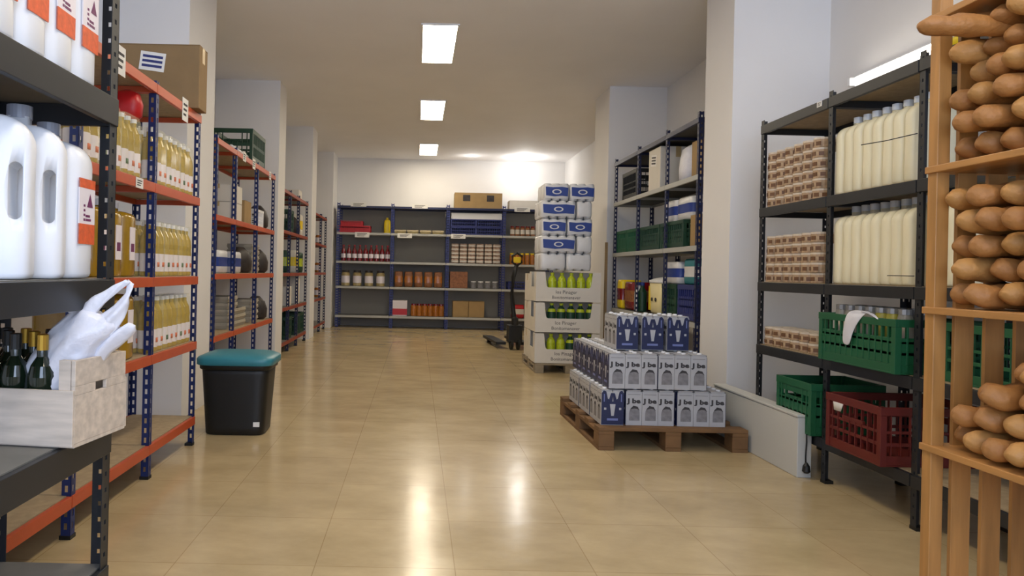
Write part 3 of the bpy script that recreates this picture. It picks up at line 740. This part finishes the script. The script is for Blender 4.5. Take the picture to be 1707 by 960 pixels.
# ------------------------------------------------------------------ wooden pallets
def pallet(W, D, m, H=.144):
    r = empty('wooden_pallet')
    n = 5; bw = .115
    for i in range(n):
        y = (D - bw) * i / (n - 1); b = MB(); b.box(0, W, y, y + bw, H - .022, H, m); b.build('deck_board', r, bev=.003)
    for i in range(3):
        x = (W - .1) * i / 2
        b = MB(); b.box(x, x + .1, .0, D, H - .044, H - .0225, m); b.build('stringer', r, bev=.002)
        for j in range(3):
            y = (D - .12) * j / 2; b = MB(); b.box(x, x + .1, y, y + .12, .0225, H - .0445, m); b.build('block', r, bev=.003)
        b = MB(); b.box(x, x + .1, 0, D, 0, .022, m); b.build('bottom_board', r, bev=.002)
    return r
P1 = pallet(.95, 1.16, M_pal); P1.location = (1.168, 4.585, 0); P1.rotation_euler.z = .012
tag(P1, 'brown wooden pallet on the floor under the stacked milk cartons', 'pallet')
P2 = pallet(.78, 1.0, M_palg, .11); P2.location = (1.34, 8.12, 0); P2.rotation_euler.z = 0
tag(P2, 'weathered pallet under the paper towel and bottle stack', 'pallet')

# ------------------------------------------------------------------ milk carton packs: local x = long side (3 cartons), y = 2 cartons
CW, CD, CH = .1035, .073, .228
print_word = text_mesh('J be', .040, M_ink, bold=.0022)
def milk_pack():
    r = empty('milk_carton_pack')
    for i in range(3):
        for j in range(2):
            s = -1 if j == 0 else 1
            b = MB(); x0 = -CW / 2 + .001; x1 = -x0; y0 = -CD / 2 + .001; y1 = -y0
            b.box(x0, x1, y0, y1, 0, CH - .012, M_carton)
            b.taper(x1 - .004, x0 + .004, y1, y0, CH - .012, CH - .002, -.004, M_carton)
            # picture: grey dome with darker crown, on the outer long face
            yo = (y1 if j else y0)
            def disc(cx, cz, rx, rz_, m, d, n=12):
                poly = [(cx + rx * math.cos(PI * k / n), cz + rz_ * math.sin(PI * k / n)) for k in range(n + 1)] + [(cx - rx, .03), (cx + rx, .03)]
                ya, yb = sorted((yo, yo + s * d)); b.prism(poly, ya, yb, m)
            disc(.004, .075, .034, .048, M_grey, .0006)
            ya, yb = sorted((yo, yo + s * .001)); b.prism([(-.024, .102), (-.004, .126), (.024, .120), (.038, .094), (.022, .106), (.002, .108)], ya, yb, M_ink)
            b.box(-.04, .04, min(yo, yo + s * .0006), max(yo, yo + s * .0006), .196, .199, M_grey)
            o = b.build('milk_carton', r, bev=.0015); o.location = ((i - 1) * CW, (j - .5) * CD, 0)
            tm = bpy.data.objects.new('print', print_word); COL.objects.link(tm); tm.parent = o
            tm.location = (0, yo + s * .0008, .155)
            tm.rotation_euler = (PI / 2, 0, 0) if j == 0 else (PI / 2, 0, PI)
            tm.scale = (1.35, 1, 1)
            c = MB(); c.lathe(.015, 0, [(.014, CH - .004, M_white), (.014, CH + .006, M_white), (.012, CH + .0065, M_white)], 10); c.build('cap', o)
    for sx in (-1, 1):     # navy printed end sleeve with its cut-out top
        e = MB(); X = sx * (1.5 * CW + .0005)
        def pr(poly, d, m):
            n = len(poly); xa = X; xb = X + sx * d
            vs = [(xa, y, z) for y, z in poly] + [(xb, y, z) for y, z in poly]
            fs = [tuple(range(n)), tuple(range(n, 2 * n))[::-1]] + [(i, n + i, n + (i + 1) % n, (i + 1) % n) for i in range(n)]
            if sx < 0: fs = [f[::-1] for f in fs]
            e.add(vs, fs, m)
        h = CD - .002
        pr([(-h, .004), (h, .004), (h, .205), (h * .82, .222), (h * .6, .215), (h * .45, .17), (0, .15), (-h * .45, .17), (-h * .6, .215), (-h * .82, .222), (-h, .205)], .0012, M_navy)
        pr([(-.008, .06), (.008, .06), (.018, .135), (-.018, .135)], .0018, M_carton)
        pr([(-.030, .145), (-.006, .145), (0, .19), (.006, .145), (.030, .145), (.012, .205), (-.012, .205)], .0016, M_navy)
        for y in (-.048, .048): pr([(y - .007, .098), (y + .007, .098), (y + .007, .112), (y - .007, .112)], .0018, M_carton)
        pr([(-.035, .030), (.035, .030), (.035, .044), (-.035, .044)], .0018, mat('lavender_print', (110, 120, 170), .5))
        for y in (-.055, .055):
            pr([(y - .003, .15), (y + .003, .15), (y + .003, .20), (y - .003, .20)], .0016, mat('lavender_print', (110, 120, 170), .5))
        e.build('end_sleeve', r)['label'] = 'navy printed end sleeve'
    return r
PT = .145
def mp_put(x, y, z, rz, label): put('milkpack', milk_pack, (x, y, z), rz, label, 'milk pack', 'milk carton packs on the pallet')
X0 = 1.20; Y0 = 4.66; LW = 3 * CW; SW = 2 * CD
# layer 1: left column long side to the aisle, front row two packs, then rows behind
for k in range(3): mp_put(X0 + SW / 2, Y0 + LW / 2 + k * (LW + .02), PT, PI / 2, 'milk pack, bottom layer, left edge, ' + ['navy end to the front corner', 'middle of the side', 'rear of the side'][k])
for k in range(2): mp_put(X0 + SW + .015 + LW / 2 + k * (LW + .02), Y0 + .01 + SW / 2, PT, 0, 'milk pack, bottom layer front row, %s of the two with cartons facing front' % ['left', 'right'][k])
for q in range(1, 6):
    for k in range(2): mp_put(X0 + SW + .015 + LW / 2 + k * (LW + .02), Y0 + .01 + SW / 2 + q * (SW + .006), PT, 0, 'milk pack, bottom layer, %s row from the front, %s side' % (ORD[q], ['left', 'right'][k]))
Z2 = PT + CH + .0075
for q in range(7):
    for k in range(2):
        if q > 0 and k == 1 and q < 6 and False: continue
        mp_put(1.245 + LW / 2 + k * (LW + .006), Y0 + .0 + SW / 2 + q * (SW + .008), Z2, 0, 'milk pack, middle layer, %s row from the front, %s side' % (ORD[q], ['left', 'right'][k]))
Z3 = Z2 + CH + .0075
for k in range(3): mp_put(1.325 + SW / 2 + k * (SW + .021), 4.80 + LW / 2, Z3, PI / 2, 'milk pack, top layer, navy end in front, %s of three' % ['left', 'middle', 'right'][k])

# ------------------------------------------------------------------ bottle trays and paper towel stack
SX0, SX1, SY0, SY1 = 1.335, 2.06, 8.13, 8.60
def display_tray():
    r = empty('display_carton'); W = SX1 - SX0; D = SY1 - SY0; H = .34; m = M_box
    b = MB(); b.box(0, W, 0, D, 0, .006, m); b.build('tray_bottom', r)
    b = MB(); b.prism([(0, .006), (W, .006), (W, H - .01), (W - .09, H - .01), (W - .11, .17), (W - .13, .155), (.14, .155), (.12, .17), (.10, H - .01), (0, H - .01)], 0, .006, m); b.build('front_panel', r)
    b = MB(); b.box(0, W, D - .006, D, .006, H - .01, m); b.build('rear_panel', r)
    for x in (0, W - .006):
        b = MB(); b.box(x, x + .006, .006, .13, .006, H - .01, m); b.box(x, x + .006, D - .13, D - .006, .006, H - .01, m); b.box(x, x + .006, .13, D - .13, .006, .16, m); b.build('side_panel', r)
    for i, (tx, s, z) in enumerate((('los Pinager', .055, .105), ('Bonitomanaver', .052, .045))):
        me = text_mesh(tx, s, M_ink); o = bpy.data.objects.new('lettering', me); COL.objects.link(o); o.parent = r; o.location = (W * .47, -.0006, z); o.rotation_euler = (PI / 2, 0, 0)
    return r
lb = bottle('dressing_bottle', [(.044, 0, M_lime), (.05, .01, M_lime), (.05, .22, M_lime), (.04, .255, M_lime), (.02, .28, M_lime), (.02, .295, M_lime)], 14, M_lime, .02, .022)
lbd = bottle('dressing_bottle', [(.044, 0, M_dgreen), (.05, .01, M_dgreen), (.05, .22, M_lime), (.04, .255, M_dgreen), (.02, .28, M_dgreen), (.02, .295, M_dgreen)], 14, M_lime, .02, .022)
tn = ['bottom', 'middle', 'top']
for i in range(3):
    z = .112 + i * .345
    put('dtray', display_tray, (SX0, SY0, z), 0, 'white cut-out carton of green bottles, %s of three under the paper towels' % tn[i], 'display carton', 'display cartons under the paper towels')
    for k in range(6):
        dk = i == 1 or (i == 0 and k in (0, 3, 5))
        put('lbd' if dk else 'lb', lbd if dk else lb, (SX0 + .085 + k * .108, SY0 + .07, z + .007), 0, '%s bottle, %s from the left in the %s display carton' % ('dark green' if dk else 'yellow-green', ORD[k], tn[i]), 'bottle', 'bottles in the display cartons')
def towel_pack(W, n, lab):
    def mk():
        r = empty('paper_towel_pack'); D, H = .22, .193; b = MB()
        for i in range(n):
            for j in range(2):
                cx = -W / 2 + W / n * (i + .5); cy = -D / 2 + D / 2 * (j + .5); R_ = min(W / n / 2, D / 4 + .01)
                b.lathe(cx, cy, [(R_ * .80, 0, M_pwhite), (R_ * .97, .012, M_pwhite), (R_, .05, M_pwhite), (R_, H - .05, M_pwhite), (R_ * .97, H - .012, M_pwhite), (R_ * .80, H, M_pwhite)], 16)
        b.build('rolls', r, smooth=True)
        f = MB(); f.loft([((0, 0, z), (W / 2 * q, 0, 0), (0, (D / 2 + .003) * q, 0)) for z, q in ((.02, .95), (.045, 1), (.1, .985), (H - .045, 1), (H - .02, .95))], M_pwhite, 28, 8, cap=False); f.build('wrap', r, smooth=True)
        if lab:
            l = MB(); y = -D / 2 - .0065; z0 = .045; z1 = H - .04
            l.prism([(-W * .42, z0 + .01), (-W * .1, z0), (W * .2, z0 + .008), (W * .43, z0 + .002), (W * .45, z1 - .01), (W * .2, z1), (-W * .15, z1 - .006), (-W * .44, z1)], y, y + .006, M_pblue)
            l.T = Matrix.Translation((0, y - .0015, H * .50)) @ Matrix.Rotation(PI / 2, 4, 'X') @ Matrix.Scale(1.9, 4, (1, 0, 0)); l.lathe(0, 0, [(.028, -.001, M_pwhite), (.028, .001, M_pwhite)], 16)
            l.T = Matrix.Translation((0, y - .003, H * .50)) @ Matrix.Rotation(PI / 2, 4, 'X') @ Matrix.Scale(2.0, 4, (1, 0, 0)); l.lathe(0, 0, [(.018, -.001, M_pblue), (.018, .001, M_pblue)], 16); l.T = None
            l.build('printed_band', r)['label'] = 'blue printed band'
        return r
    return mk
for row in range(5):
    z = 1.15 + row * .196
    off = (0, -.012, .004, -.02, .022)[row]
    wide = row in (1, 3)
    for i in range(2):
        for j in range(2):
            if wide: key, mk, cx = (('towelw', towel_pack(.40, 4, True), SX0 + .255) if i == 0 else ('toweln', towel_pack(.17, 2, False), SX0 + .548))
            elif row == 0: key, mk, cx = 'towelp', towel_pack(.285, 3, False), SX0 + .19 + i * .29
            else: key, mk, cx = 'towel', towel_pack(.285, 3, True), SX0 + .19 + i * .29
            put(key, mk, (cx + off, SY0 + .125 + j * .238 + (.006, -.004, .008, -.006, .0)[row], z), 0, '%s paper towel pack, %s row from below, %s, %s' % ('blue-white' if key in ('towel', 'towelw') else 'plain white', ORD[row], ['left', 'right'][i], ['front', 'rear'][j]), 'paper towels', 'paper towel packs on the display cartons')
b = MB(); b.box(0, .028, 0, .028, 0, 1.48, M_cardd); o = b.build('wooden_batten', bev=.002, loc=(2.125, 8.22, .0)); tag(o, 'brown upright batten right of the paper towel stack', 'batten')
# cartons seen edge on behind the stack, left
for i in range(3):
    put('sidecarton', carton(.30, .36, .33, M_box), (1.50, 8.875, .112 + i * .3345), 0, 'white carton behind the display cartons, %s one' % tn[i], 'box', 'white cartons behind the display cartons')

# ------------------------------------------------------------------ right far rack goods
put('blkcrate', plastic_crate(.52, .36, .30, M_blk, 1), (2.47, 7.9, 1.941), PI / 2, 'black slatted crate on the upper shelf of the dark blue rack', 'crate')
put('tallbox', carton(.34, .34, .40, M_box, label='w'), (2.45, 7.05, 1.941), -PI / 2, 'tall pale box right of the black crate on dark blue rack', 'box')
def sack(m, w_, h, name='bag'):
    def mk():
        b = MB(); b.loft([((0, 0, z * h), (w_ * s, 0, 0), (0, w_ * .8 * s, 0)) for z, s in ((0, .85), (.05, 1), (.3, 1.02), (.6, .97), (.85, .9), (.95, .6), (1, .25))], m, 18, 3)
        o = b.build(name, smooth=True)
        for v in o.data.vertices: v.co += noise.noise_vector(v.co * 18) * .012
        return o
    return mk
put('wsack', sack(M_bag, .17, .33, 'plastic_bag'), (2.46, 6.35, 1.941), 0, 'white plastic bag on the upper shelf of dark blue rack', 'bag')
put('rfbox', carton(.24, .28, .30, M_card), (2.44, 6.02, 1.941), PI / 2, 'brown carton right of the white bag on dark blue rack', 'box')
for i, (y, s) in enumerate(((8.12, 1), (7.72, 1), (7.15, 0), (6.53, 0))):
    key = 'gcs' if s else 'gcl'
    put(key, plastic_crate(.38, .38, .24, M_green, 2) if s else plastic_crate(.58, .38, .235, M_dgreen, 2), (2.47, y, 1.366), PI / 2,
        'green crate on the middle shelf of the dark blue rack, %s from the far end' % ORD[i], 'crate', 'green crates on the dark blue rack')
put('rfbox2', carton(.2, .28, .26, M_card), (2.44, 6.04, 1.366), PI / 2, 'brown carton at the near end of the green crates', 'box')
put('bwpack', None, (2.44, 6.70, 1.602), PI / 2, 'blue and white pack on the green crates, farther one', 'pack')
put('bwpack', None, (2.44, 6.34, 1.602), PI / 2, 'blue and white pack on the green crates, nearer one', 'pack')
put('yelpk', pack(.18, .24, .32, M_yel, M_redbot, 'yellow_packet'), (2.40, 8.20, .741), PI / 2, 'yellow and red packet at the far end of the low shelf', 'packet')
put('drpk', pack(.34, .26, .30, M_redbot, M_brown, 'red_packet'), (2.42, 7.88, .741), PI / 2, 'dark red packet right of the yellow packet on the low shelf', 'packet')
put('wbot', bottle('white_bottle', [(.04, 0, M_white), (.045, .01, M_white), (.045, .2, M_white), (.02, .25, M_white), (.02, .27, M_white)], 14, M_pblue, .03, .022), (2.33, 7.62, .741), 0, 'white bottle with blue cap on the low shelf of dark blue rack', 'bottle')
put('wbotg', bottle('green_bottle', [(.04, 0, M_dgreen), (.045, .01, M_dgreen), (.045, .2, M_dgreen), (.02, .25, M_dgreen), (.02, .27, M_dgreen)], 14, M_pblue, .03, .022), (2.33, 7.50, .741), 0, 'dark green bottle beside the post on the low shelf', 'bottle')
def tub():
    r = empty('cream_tub'); b = MB(); m = mat('cream_tub_plastic', (236, 222, 168), .4)
    b.loft([((0, 0, z), (w_ / 2, 0, 0), (0, w_ / 2 * .8, 0)) for z, w_ in ((0, .30), (.02, .32), (.30, .35))], m, 24, 6); b.build('body', r, smooth=True)
    l = MB(); l.loft([((0, 0, z), (w_ / 2, 0, 0), (0, w_ / 2 * .8, 0)) for z, w_ in ((.30, .36), (.325, .36), (.345, .26), (.36, .1))], M_white, 24, 6); l.build('lid', r, smooth=True)
    e = MB()
    for x in (-.05, .06): e.T = Matrix.Translation((x, -.139, .14)) @ Matrix.Rotation(PI / 2, 4, 'X'); e.lathe(0, 0, [(.018, -.004, M_dark), (.018, .004, M_dark)], 12)
    e.T = None; e.box(-.17, -.13, -.132, -.10, .03, .27, M_yel)
    e.build('printed_marks', r); return r
put('tub', tub, (2.46, 7.12, .741), -PI / 2, 'cream tub with two dark spots on the low shelf', 'tub')
put('dgn', plastic_crate(.36, .34, .30, M_dgreen, 2), (2.47, 6.62, .741), PI / 2, 'dark green crate right of the cream tub on the low shelf', 'crate')
put('blc', plastic_crate(.44, .34, .30, M_bluec, 2), (2.47, 6.17, .741), PI / 2, 'dark blue crate at the near end of the low shelf', 'crate')
put('bwpack', None, (2.44, 6.62, 1.042), PI / 2, 'blue and white pack on the dark green crate', 'pack')
put('tealpk', pack(.30, .24, .22, M_tealp, M_pwhite, 'teal_pack'), (2.44, 6.20, 1.042), PI / 2, 'teal and white pack on the dark blue crate', 'pack')

# ------------------------------------------------------------------ right rack: tins, jugs, crates
for zi, (z, rows, nm) in enumerate(((1.565, 6, 'upper'), (1.085, 5, 'middle'), (.68, 2, 'lower'))):
    for r_ in range(rows):
        for c in range(6):
            for d in range(2 if (zi == 2 or r_ == rows - 1 or c == 0) else 1):
                jx = random.uniform(-.004, .004)
                put('tin', tin, (2.305 + d * .1 + jx, 4.69 - c * .1055 + random.uniform(-.003, .003), z + .001 + r_ * .0585), random.uniform(-.5, .5),
                    'brown tin, %s shelf beside jugs, row %s up, %s from the left, %s' % (nm, ['one', 'two', 'three', 'four', 'five', 'six'][r_], ORD[c], 'front' if d == 0 else 'behind'), 'tin', 'brown tins stacked on the black rack')
for zi, (z, n, nm) in enumerate(((1.566, 8, 'top'), (1.086, 8, 'middle'))):
    for i in range(n):
        put('mjug', lambda: jug(.22, .077, .42, M_milk, M_capc, .018), (2.365 + .003 * (i % 2), 3.925 - i * .0795, z), 0,
            'cream jug on the %s jug shelf, %s from the left' % (nm, ORD[i]), 'jug', 'cream jugs on the right black rack')
for i in range(3):
    put('mjug', None, (2.365, 3.17 - i * .0795, 1.086), 0, 'cream jug beyond the front black post, %s from the post' % ORD[i], 'jug', 'cream jugs on the right black rack')
put('gc_up', plastic_crate(.62, .40, .25, M_green, 2), (2.38, 3.612, .681), PI / 2, 'green crate with white cloth over its rim on the black rack', 'crate')
put('gc_up2', plastic_crate(.58, .38, .25, M_green, 1), (2.465, 2.92, .681), PI / 2, 'green crate beyond the front black post, beside the bread shelf', 'crate')
M_jarg = mat('greyish_jar', (138, 134, 124), .25, var=.2, vscale=30)
M_jary = mat('olive_jar', (158, 150, 62), .25, var=.2, vscale=30)
gb = bottle('glass_jar', [(.032, 0, M_jarg), (.036, .01, M_jarg), (.036, .12, M_tinlid), (.036, .2, M_jarg), (.03, .225, M_jarg), (.028, .235, M_jarg)], 12, M_metal, .02, .03)
yb = bottle('glass_jar', [(.032, 0, M_jary), (.036, .01, M_jary), (.036, .2, M_jary), (.03, .225, M_jary), (.028, .235, M_jary)], 12, M_metal, .02, .03)
for i in range(7):
    for j in range(2):
        ye = i in (4, 5) and j == 0
        put('yb' if ye else 'gb', yb if ye else gb, (2.27 + j * .1, 3.87 - i * .083, .690), 0, '%s jar in the green crate with the cloth, %s row, %s from left' % ('olive' if ye else 'clear', ['front', 'back'][j], ORD[i]), 'jar', 'jars in the upper green crate', scale=(1, 1, 1.12))
# white cloth hung over the rim
b = MB()
b.loft([((2.218, 3.600, 0.943), (0, .055, 0), (.012, 0, .004)), ((2.193, 3.587, 0.958), (0, .07, 0), (.006, 0, .006)), ((2.171, 3.600, 0.938), (0, .07, 0), (.005, 0, .001)), ((2.166, 3.631, 0.883), (0, .05, 0), (.006, 0, 0)), ((2.164, 3.650, 0.823), (0, .036, 0), (.007, 0, 0)), ((2.166, 3.656, 0.778), (0, .028, 0), (.004, 0, 0))], M_bag, 16)
b.loft([((2.188, 3.550, 0.953), (0, .05, 0), (.008, 0, .004)), ((2.174, 3.475, 0.948), (0, .05, .01), (.008, 0, 0)), ((2.170, 3.425, 0.928), (0, .02, .012), (.005, 0, 0))], M_bag, 12)
o = b.build('white_cloth', smooth=True); o.modifiers.new('sub', 'SUBSURF').render_levels = 2
tag(o, 'crumpled white cloth hanging over the rim of the upper green crate', 'cloth')
put('gc_lo', plastic_crate(.40, .375, .285, M_green, 3), (2.38, 4.178, .246), 0, 'green crate sticking out over the grey ledge, lowest shelf', 'crate')
put('rc_lo', plastic_crate(.50, .44, .275, M_red, 1), (2.41, 3.58, .246), 0, 'dark red slatted crate beside the lower green crate', 'crate')
b = MB(); b.loft([((2.165, 3.70, .50), (0, .035, 0), (.004, 0, 0)), ((2.158, 3.70, .48), (0, .045, 0), (.005, 0, 0)), ((2.160, 3.71, .44), (0, .03, 0), (.004, 0, 0))], M_paper, 12)
o = b.build('paper_scrap', smooth=True); tag(o, 'white paper scrap on the front of the dark red crate', 'paper')
def wire(p, label):
    b = MB(); b.tube(p, .0022, M_blk, 6); o = b.build('wire_hook', smooth=True); tag(o, label, 'wire hook', 'thin black wires before the cream jugs')
wire([(2.232, 3.262, 1.77), (2.16, 3.37, 1.755), (2.1, 3.46, 1.75)], 'thin black wire sticking out before the upper cream jugs')
wire([(2.232, 3.262, 1.13), (2.2, 3.29, 1.13), (2.16, 3.34, 1.13)], 'thin black wire sticking out before the lower cream jugs')
put('ybox', pack(.25, .22, .14, M_yel, M_box, 'yellow_packet'), (2.37, 3.06, 2.106), PI / 2, 'yellow packet on top of the black rack beside bread shelf', 'packet')

# ------------------------------------------------------------------ bin
t = empty('rubbish_bin', (-1.185, 4.93, 0), .02); tag(t, 'black plastic rubbish bin with teal lid beside the left rack', 'bin')
b = MB(); b.loft([((0, 0, z), (w_, 0, 0), (0, w_ * .82, 0)) for z, w_ in ((0, .185), (.008, .196), (.05, .199), (.40, .222), (.445, .225))], M_blk, 32, 6)
b.loft([((0, 0, z), (w_, 0, 0), (0, w_ * .84, 0)) for z, w_ in ((.43, .228), (.437, .238), (.475, .240), (.482, .236))], M_blk, 32, 6); b.build('body', t, smooth=True)
b = MB(); b.loft([((0, 0, z), (w_, 0, 0), (0, w_ * .85, 0)) for z, w_ in ((.462, .250), (.466, .256), (.50, .256), (.512, .248), (.53, .20), (.540, .12), (.543, .03))], M_teal, 32, 6); b.build('lid', t, smooth=True)['label'] = 'teal lid'
b = MB(); b.box(-.16, -.09, -.214, -.20, .462, .478, M_teal); b.build('lid_latch', t, bev=.003)
b = MB(); b.box(.13, .17, -.168, -.158, .06, .09, M_paper); b.build('sticker', t)['label'] = 'small white sticker'

# ------------------------------------------------------------------ bread shelf
t = empty('bread_shelf', (1.35, 1.0, 0)); tag(t, 'pine slatted bread shelf at the right edge', 'bread shelf')
BXD = .50; BY0, BY1 = -.35, .93
b = MB(); b.box(0, .034, BY1 - .034, BY1, 0, 1.86, M_pine); b.build('post', t, bev=.002)
for (x, y) in ((0, BY0), (BXD - .034, BY0), (BXD - .034, BY1 - .034)):
    b = MB(); b.box(x, x + .034, y, y + .034, 0, 1.86, M_pine); b.build('post', t, bev=.002)
BSH = (.30, .677, 1.037, 1.407, 1.806)
for z in BSH:
    b = MB(); b.box(-.006, BXD + .004, BY0 - .004, BY1 + .004, z - .018, z, M_pineh)
    b.build('shelf', t, bev=.002)
for i in range(5):
    x = .062 + i * .080
    b = MB(); b.box(x, x + .05, BY1 - .026, BY1 - .014, .02, 1.80, M_pine); b.build('slat', t, bev=.001)
for i in range(9):
    y = BY0 + .07 + i * .13
    b = MB(); b.box(BXD - .02, BXD - .008, y, y + .07, .02, 1.80, M_pine); b.build('back_slat', t, bev=.001)
def bread(seed, L, R_, mm):
    def mk():
        rnd = random.Random(seed); b = MB(); n = 20; secs = []; bend = rnd.uniform(-.02, .02)
        for i in range(n + 1):
            f = (1 - math.cos(PI * i / n)) / 2; e_ = min(f, 1 - f) * L / (R_ * 1.25); q = max(.2, math.sqrt(max(0, 1 - (1 - min(1, e_)) ** 2))) * (1 - .12 * abs(2 * f - 1) ** 2)
            lump = 1 + .05 * math.sin(f * 22 + seed)
            secs.append(((f * L, bend * (4 * f * (1 - f)), R_ * .92), (0, R_ * q * lump * 1.04, 0), (0, 0, R_ * q * lump * .88)))
        b.loft(secs, mm, 16)
        o = b.build('bread_loaf', smooth=True)
        for v in o.data.vertices:
            d = noise.noise(v.co * 26 + Vector((seed, 0, 0))) * .006
            if v.co.z > R_ * 1.5: d += .0035 * math.sin(v.co.x * 75 + v.co.y * 25)
            v.co.z += d; v.co.y += d * .6
        return o
    return mk
kinds = [('br0', bread(1, .42, .034, M_crust)), ('br1', bread(2, .38, .036, M_crust2)), ('br2', bread(3, .45, .032, M_crust)), ('br3', bread(4, .34, .037, M_crust2)), ('br4', bread(5, .40, .034, M_crust))]
rnd = random.Random(11)
for si, (z0, layers, nm) in enumerate(((1.408, 6, 'upper'), (1.038, 5, 'middle'), (.678, 4, 'lower'))):
    for ly in range(layers):
        base = rnd.uniform(-.07, -.01)
        for c in range(7):
            if si == 2 and c < (0, 0, 1, 2)[ly]: continue
            key, mk = kinds[rnd.randrange(5)]
            y = 1.852 - c * .0755 - (.037 if ly % 2 else 0) + rnd.uniform(-.004, .004)
            if y < 1.36: continue
            put(key, mk, (1.338 + rnd.uniform(-.012, .045), y, z0 + .003 + ly * .0603 + rnd.uniform(0, .003)), min(base + rnd.uniform(-.05, .06) + .02 * c, (1.882 - .04 - y) / .44),
                'golden bread loaf, %s shelf, layer %s up, %s from the left' % (nm, ['one', 'two', 'three', 'four', 'five', 'six'][ly], ORD[c]), 'bread', 'bread loaves on the pine shelf', ry=rnd.uniform(-.05, .05))
put('brlong', bread(9, .46, .030, M_crust), (1.21, 1.775, 1.70), -.05, 'long loaf sticking out past the pine post, upper left', 'bread', 'bread loaves on the pine shelf')
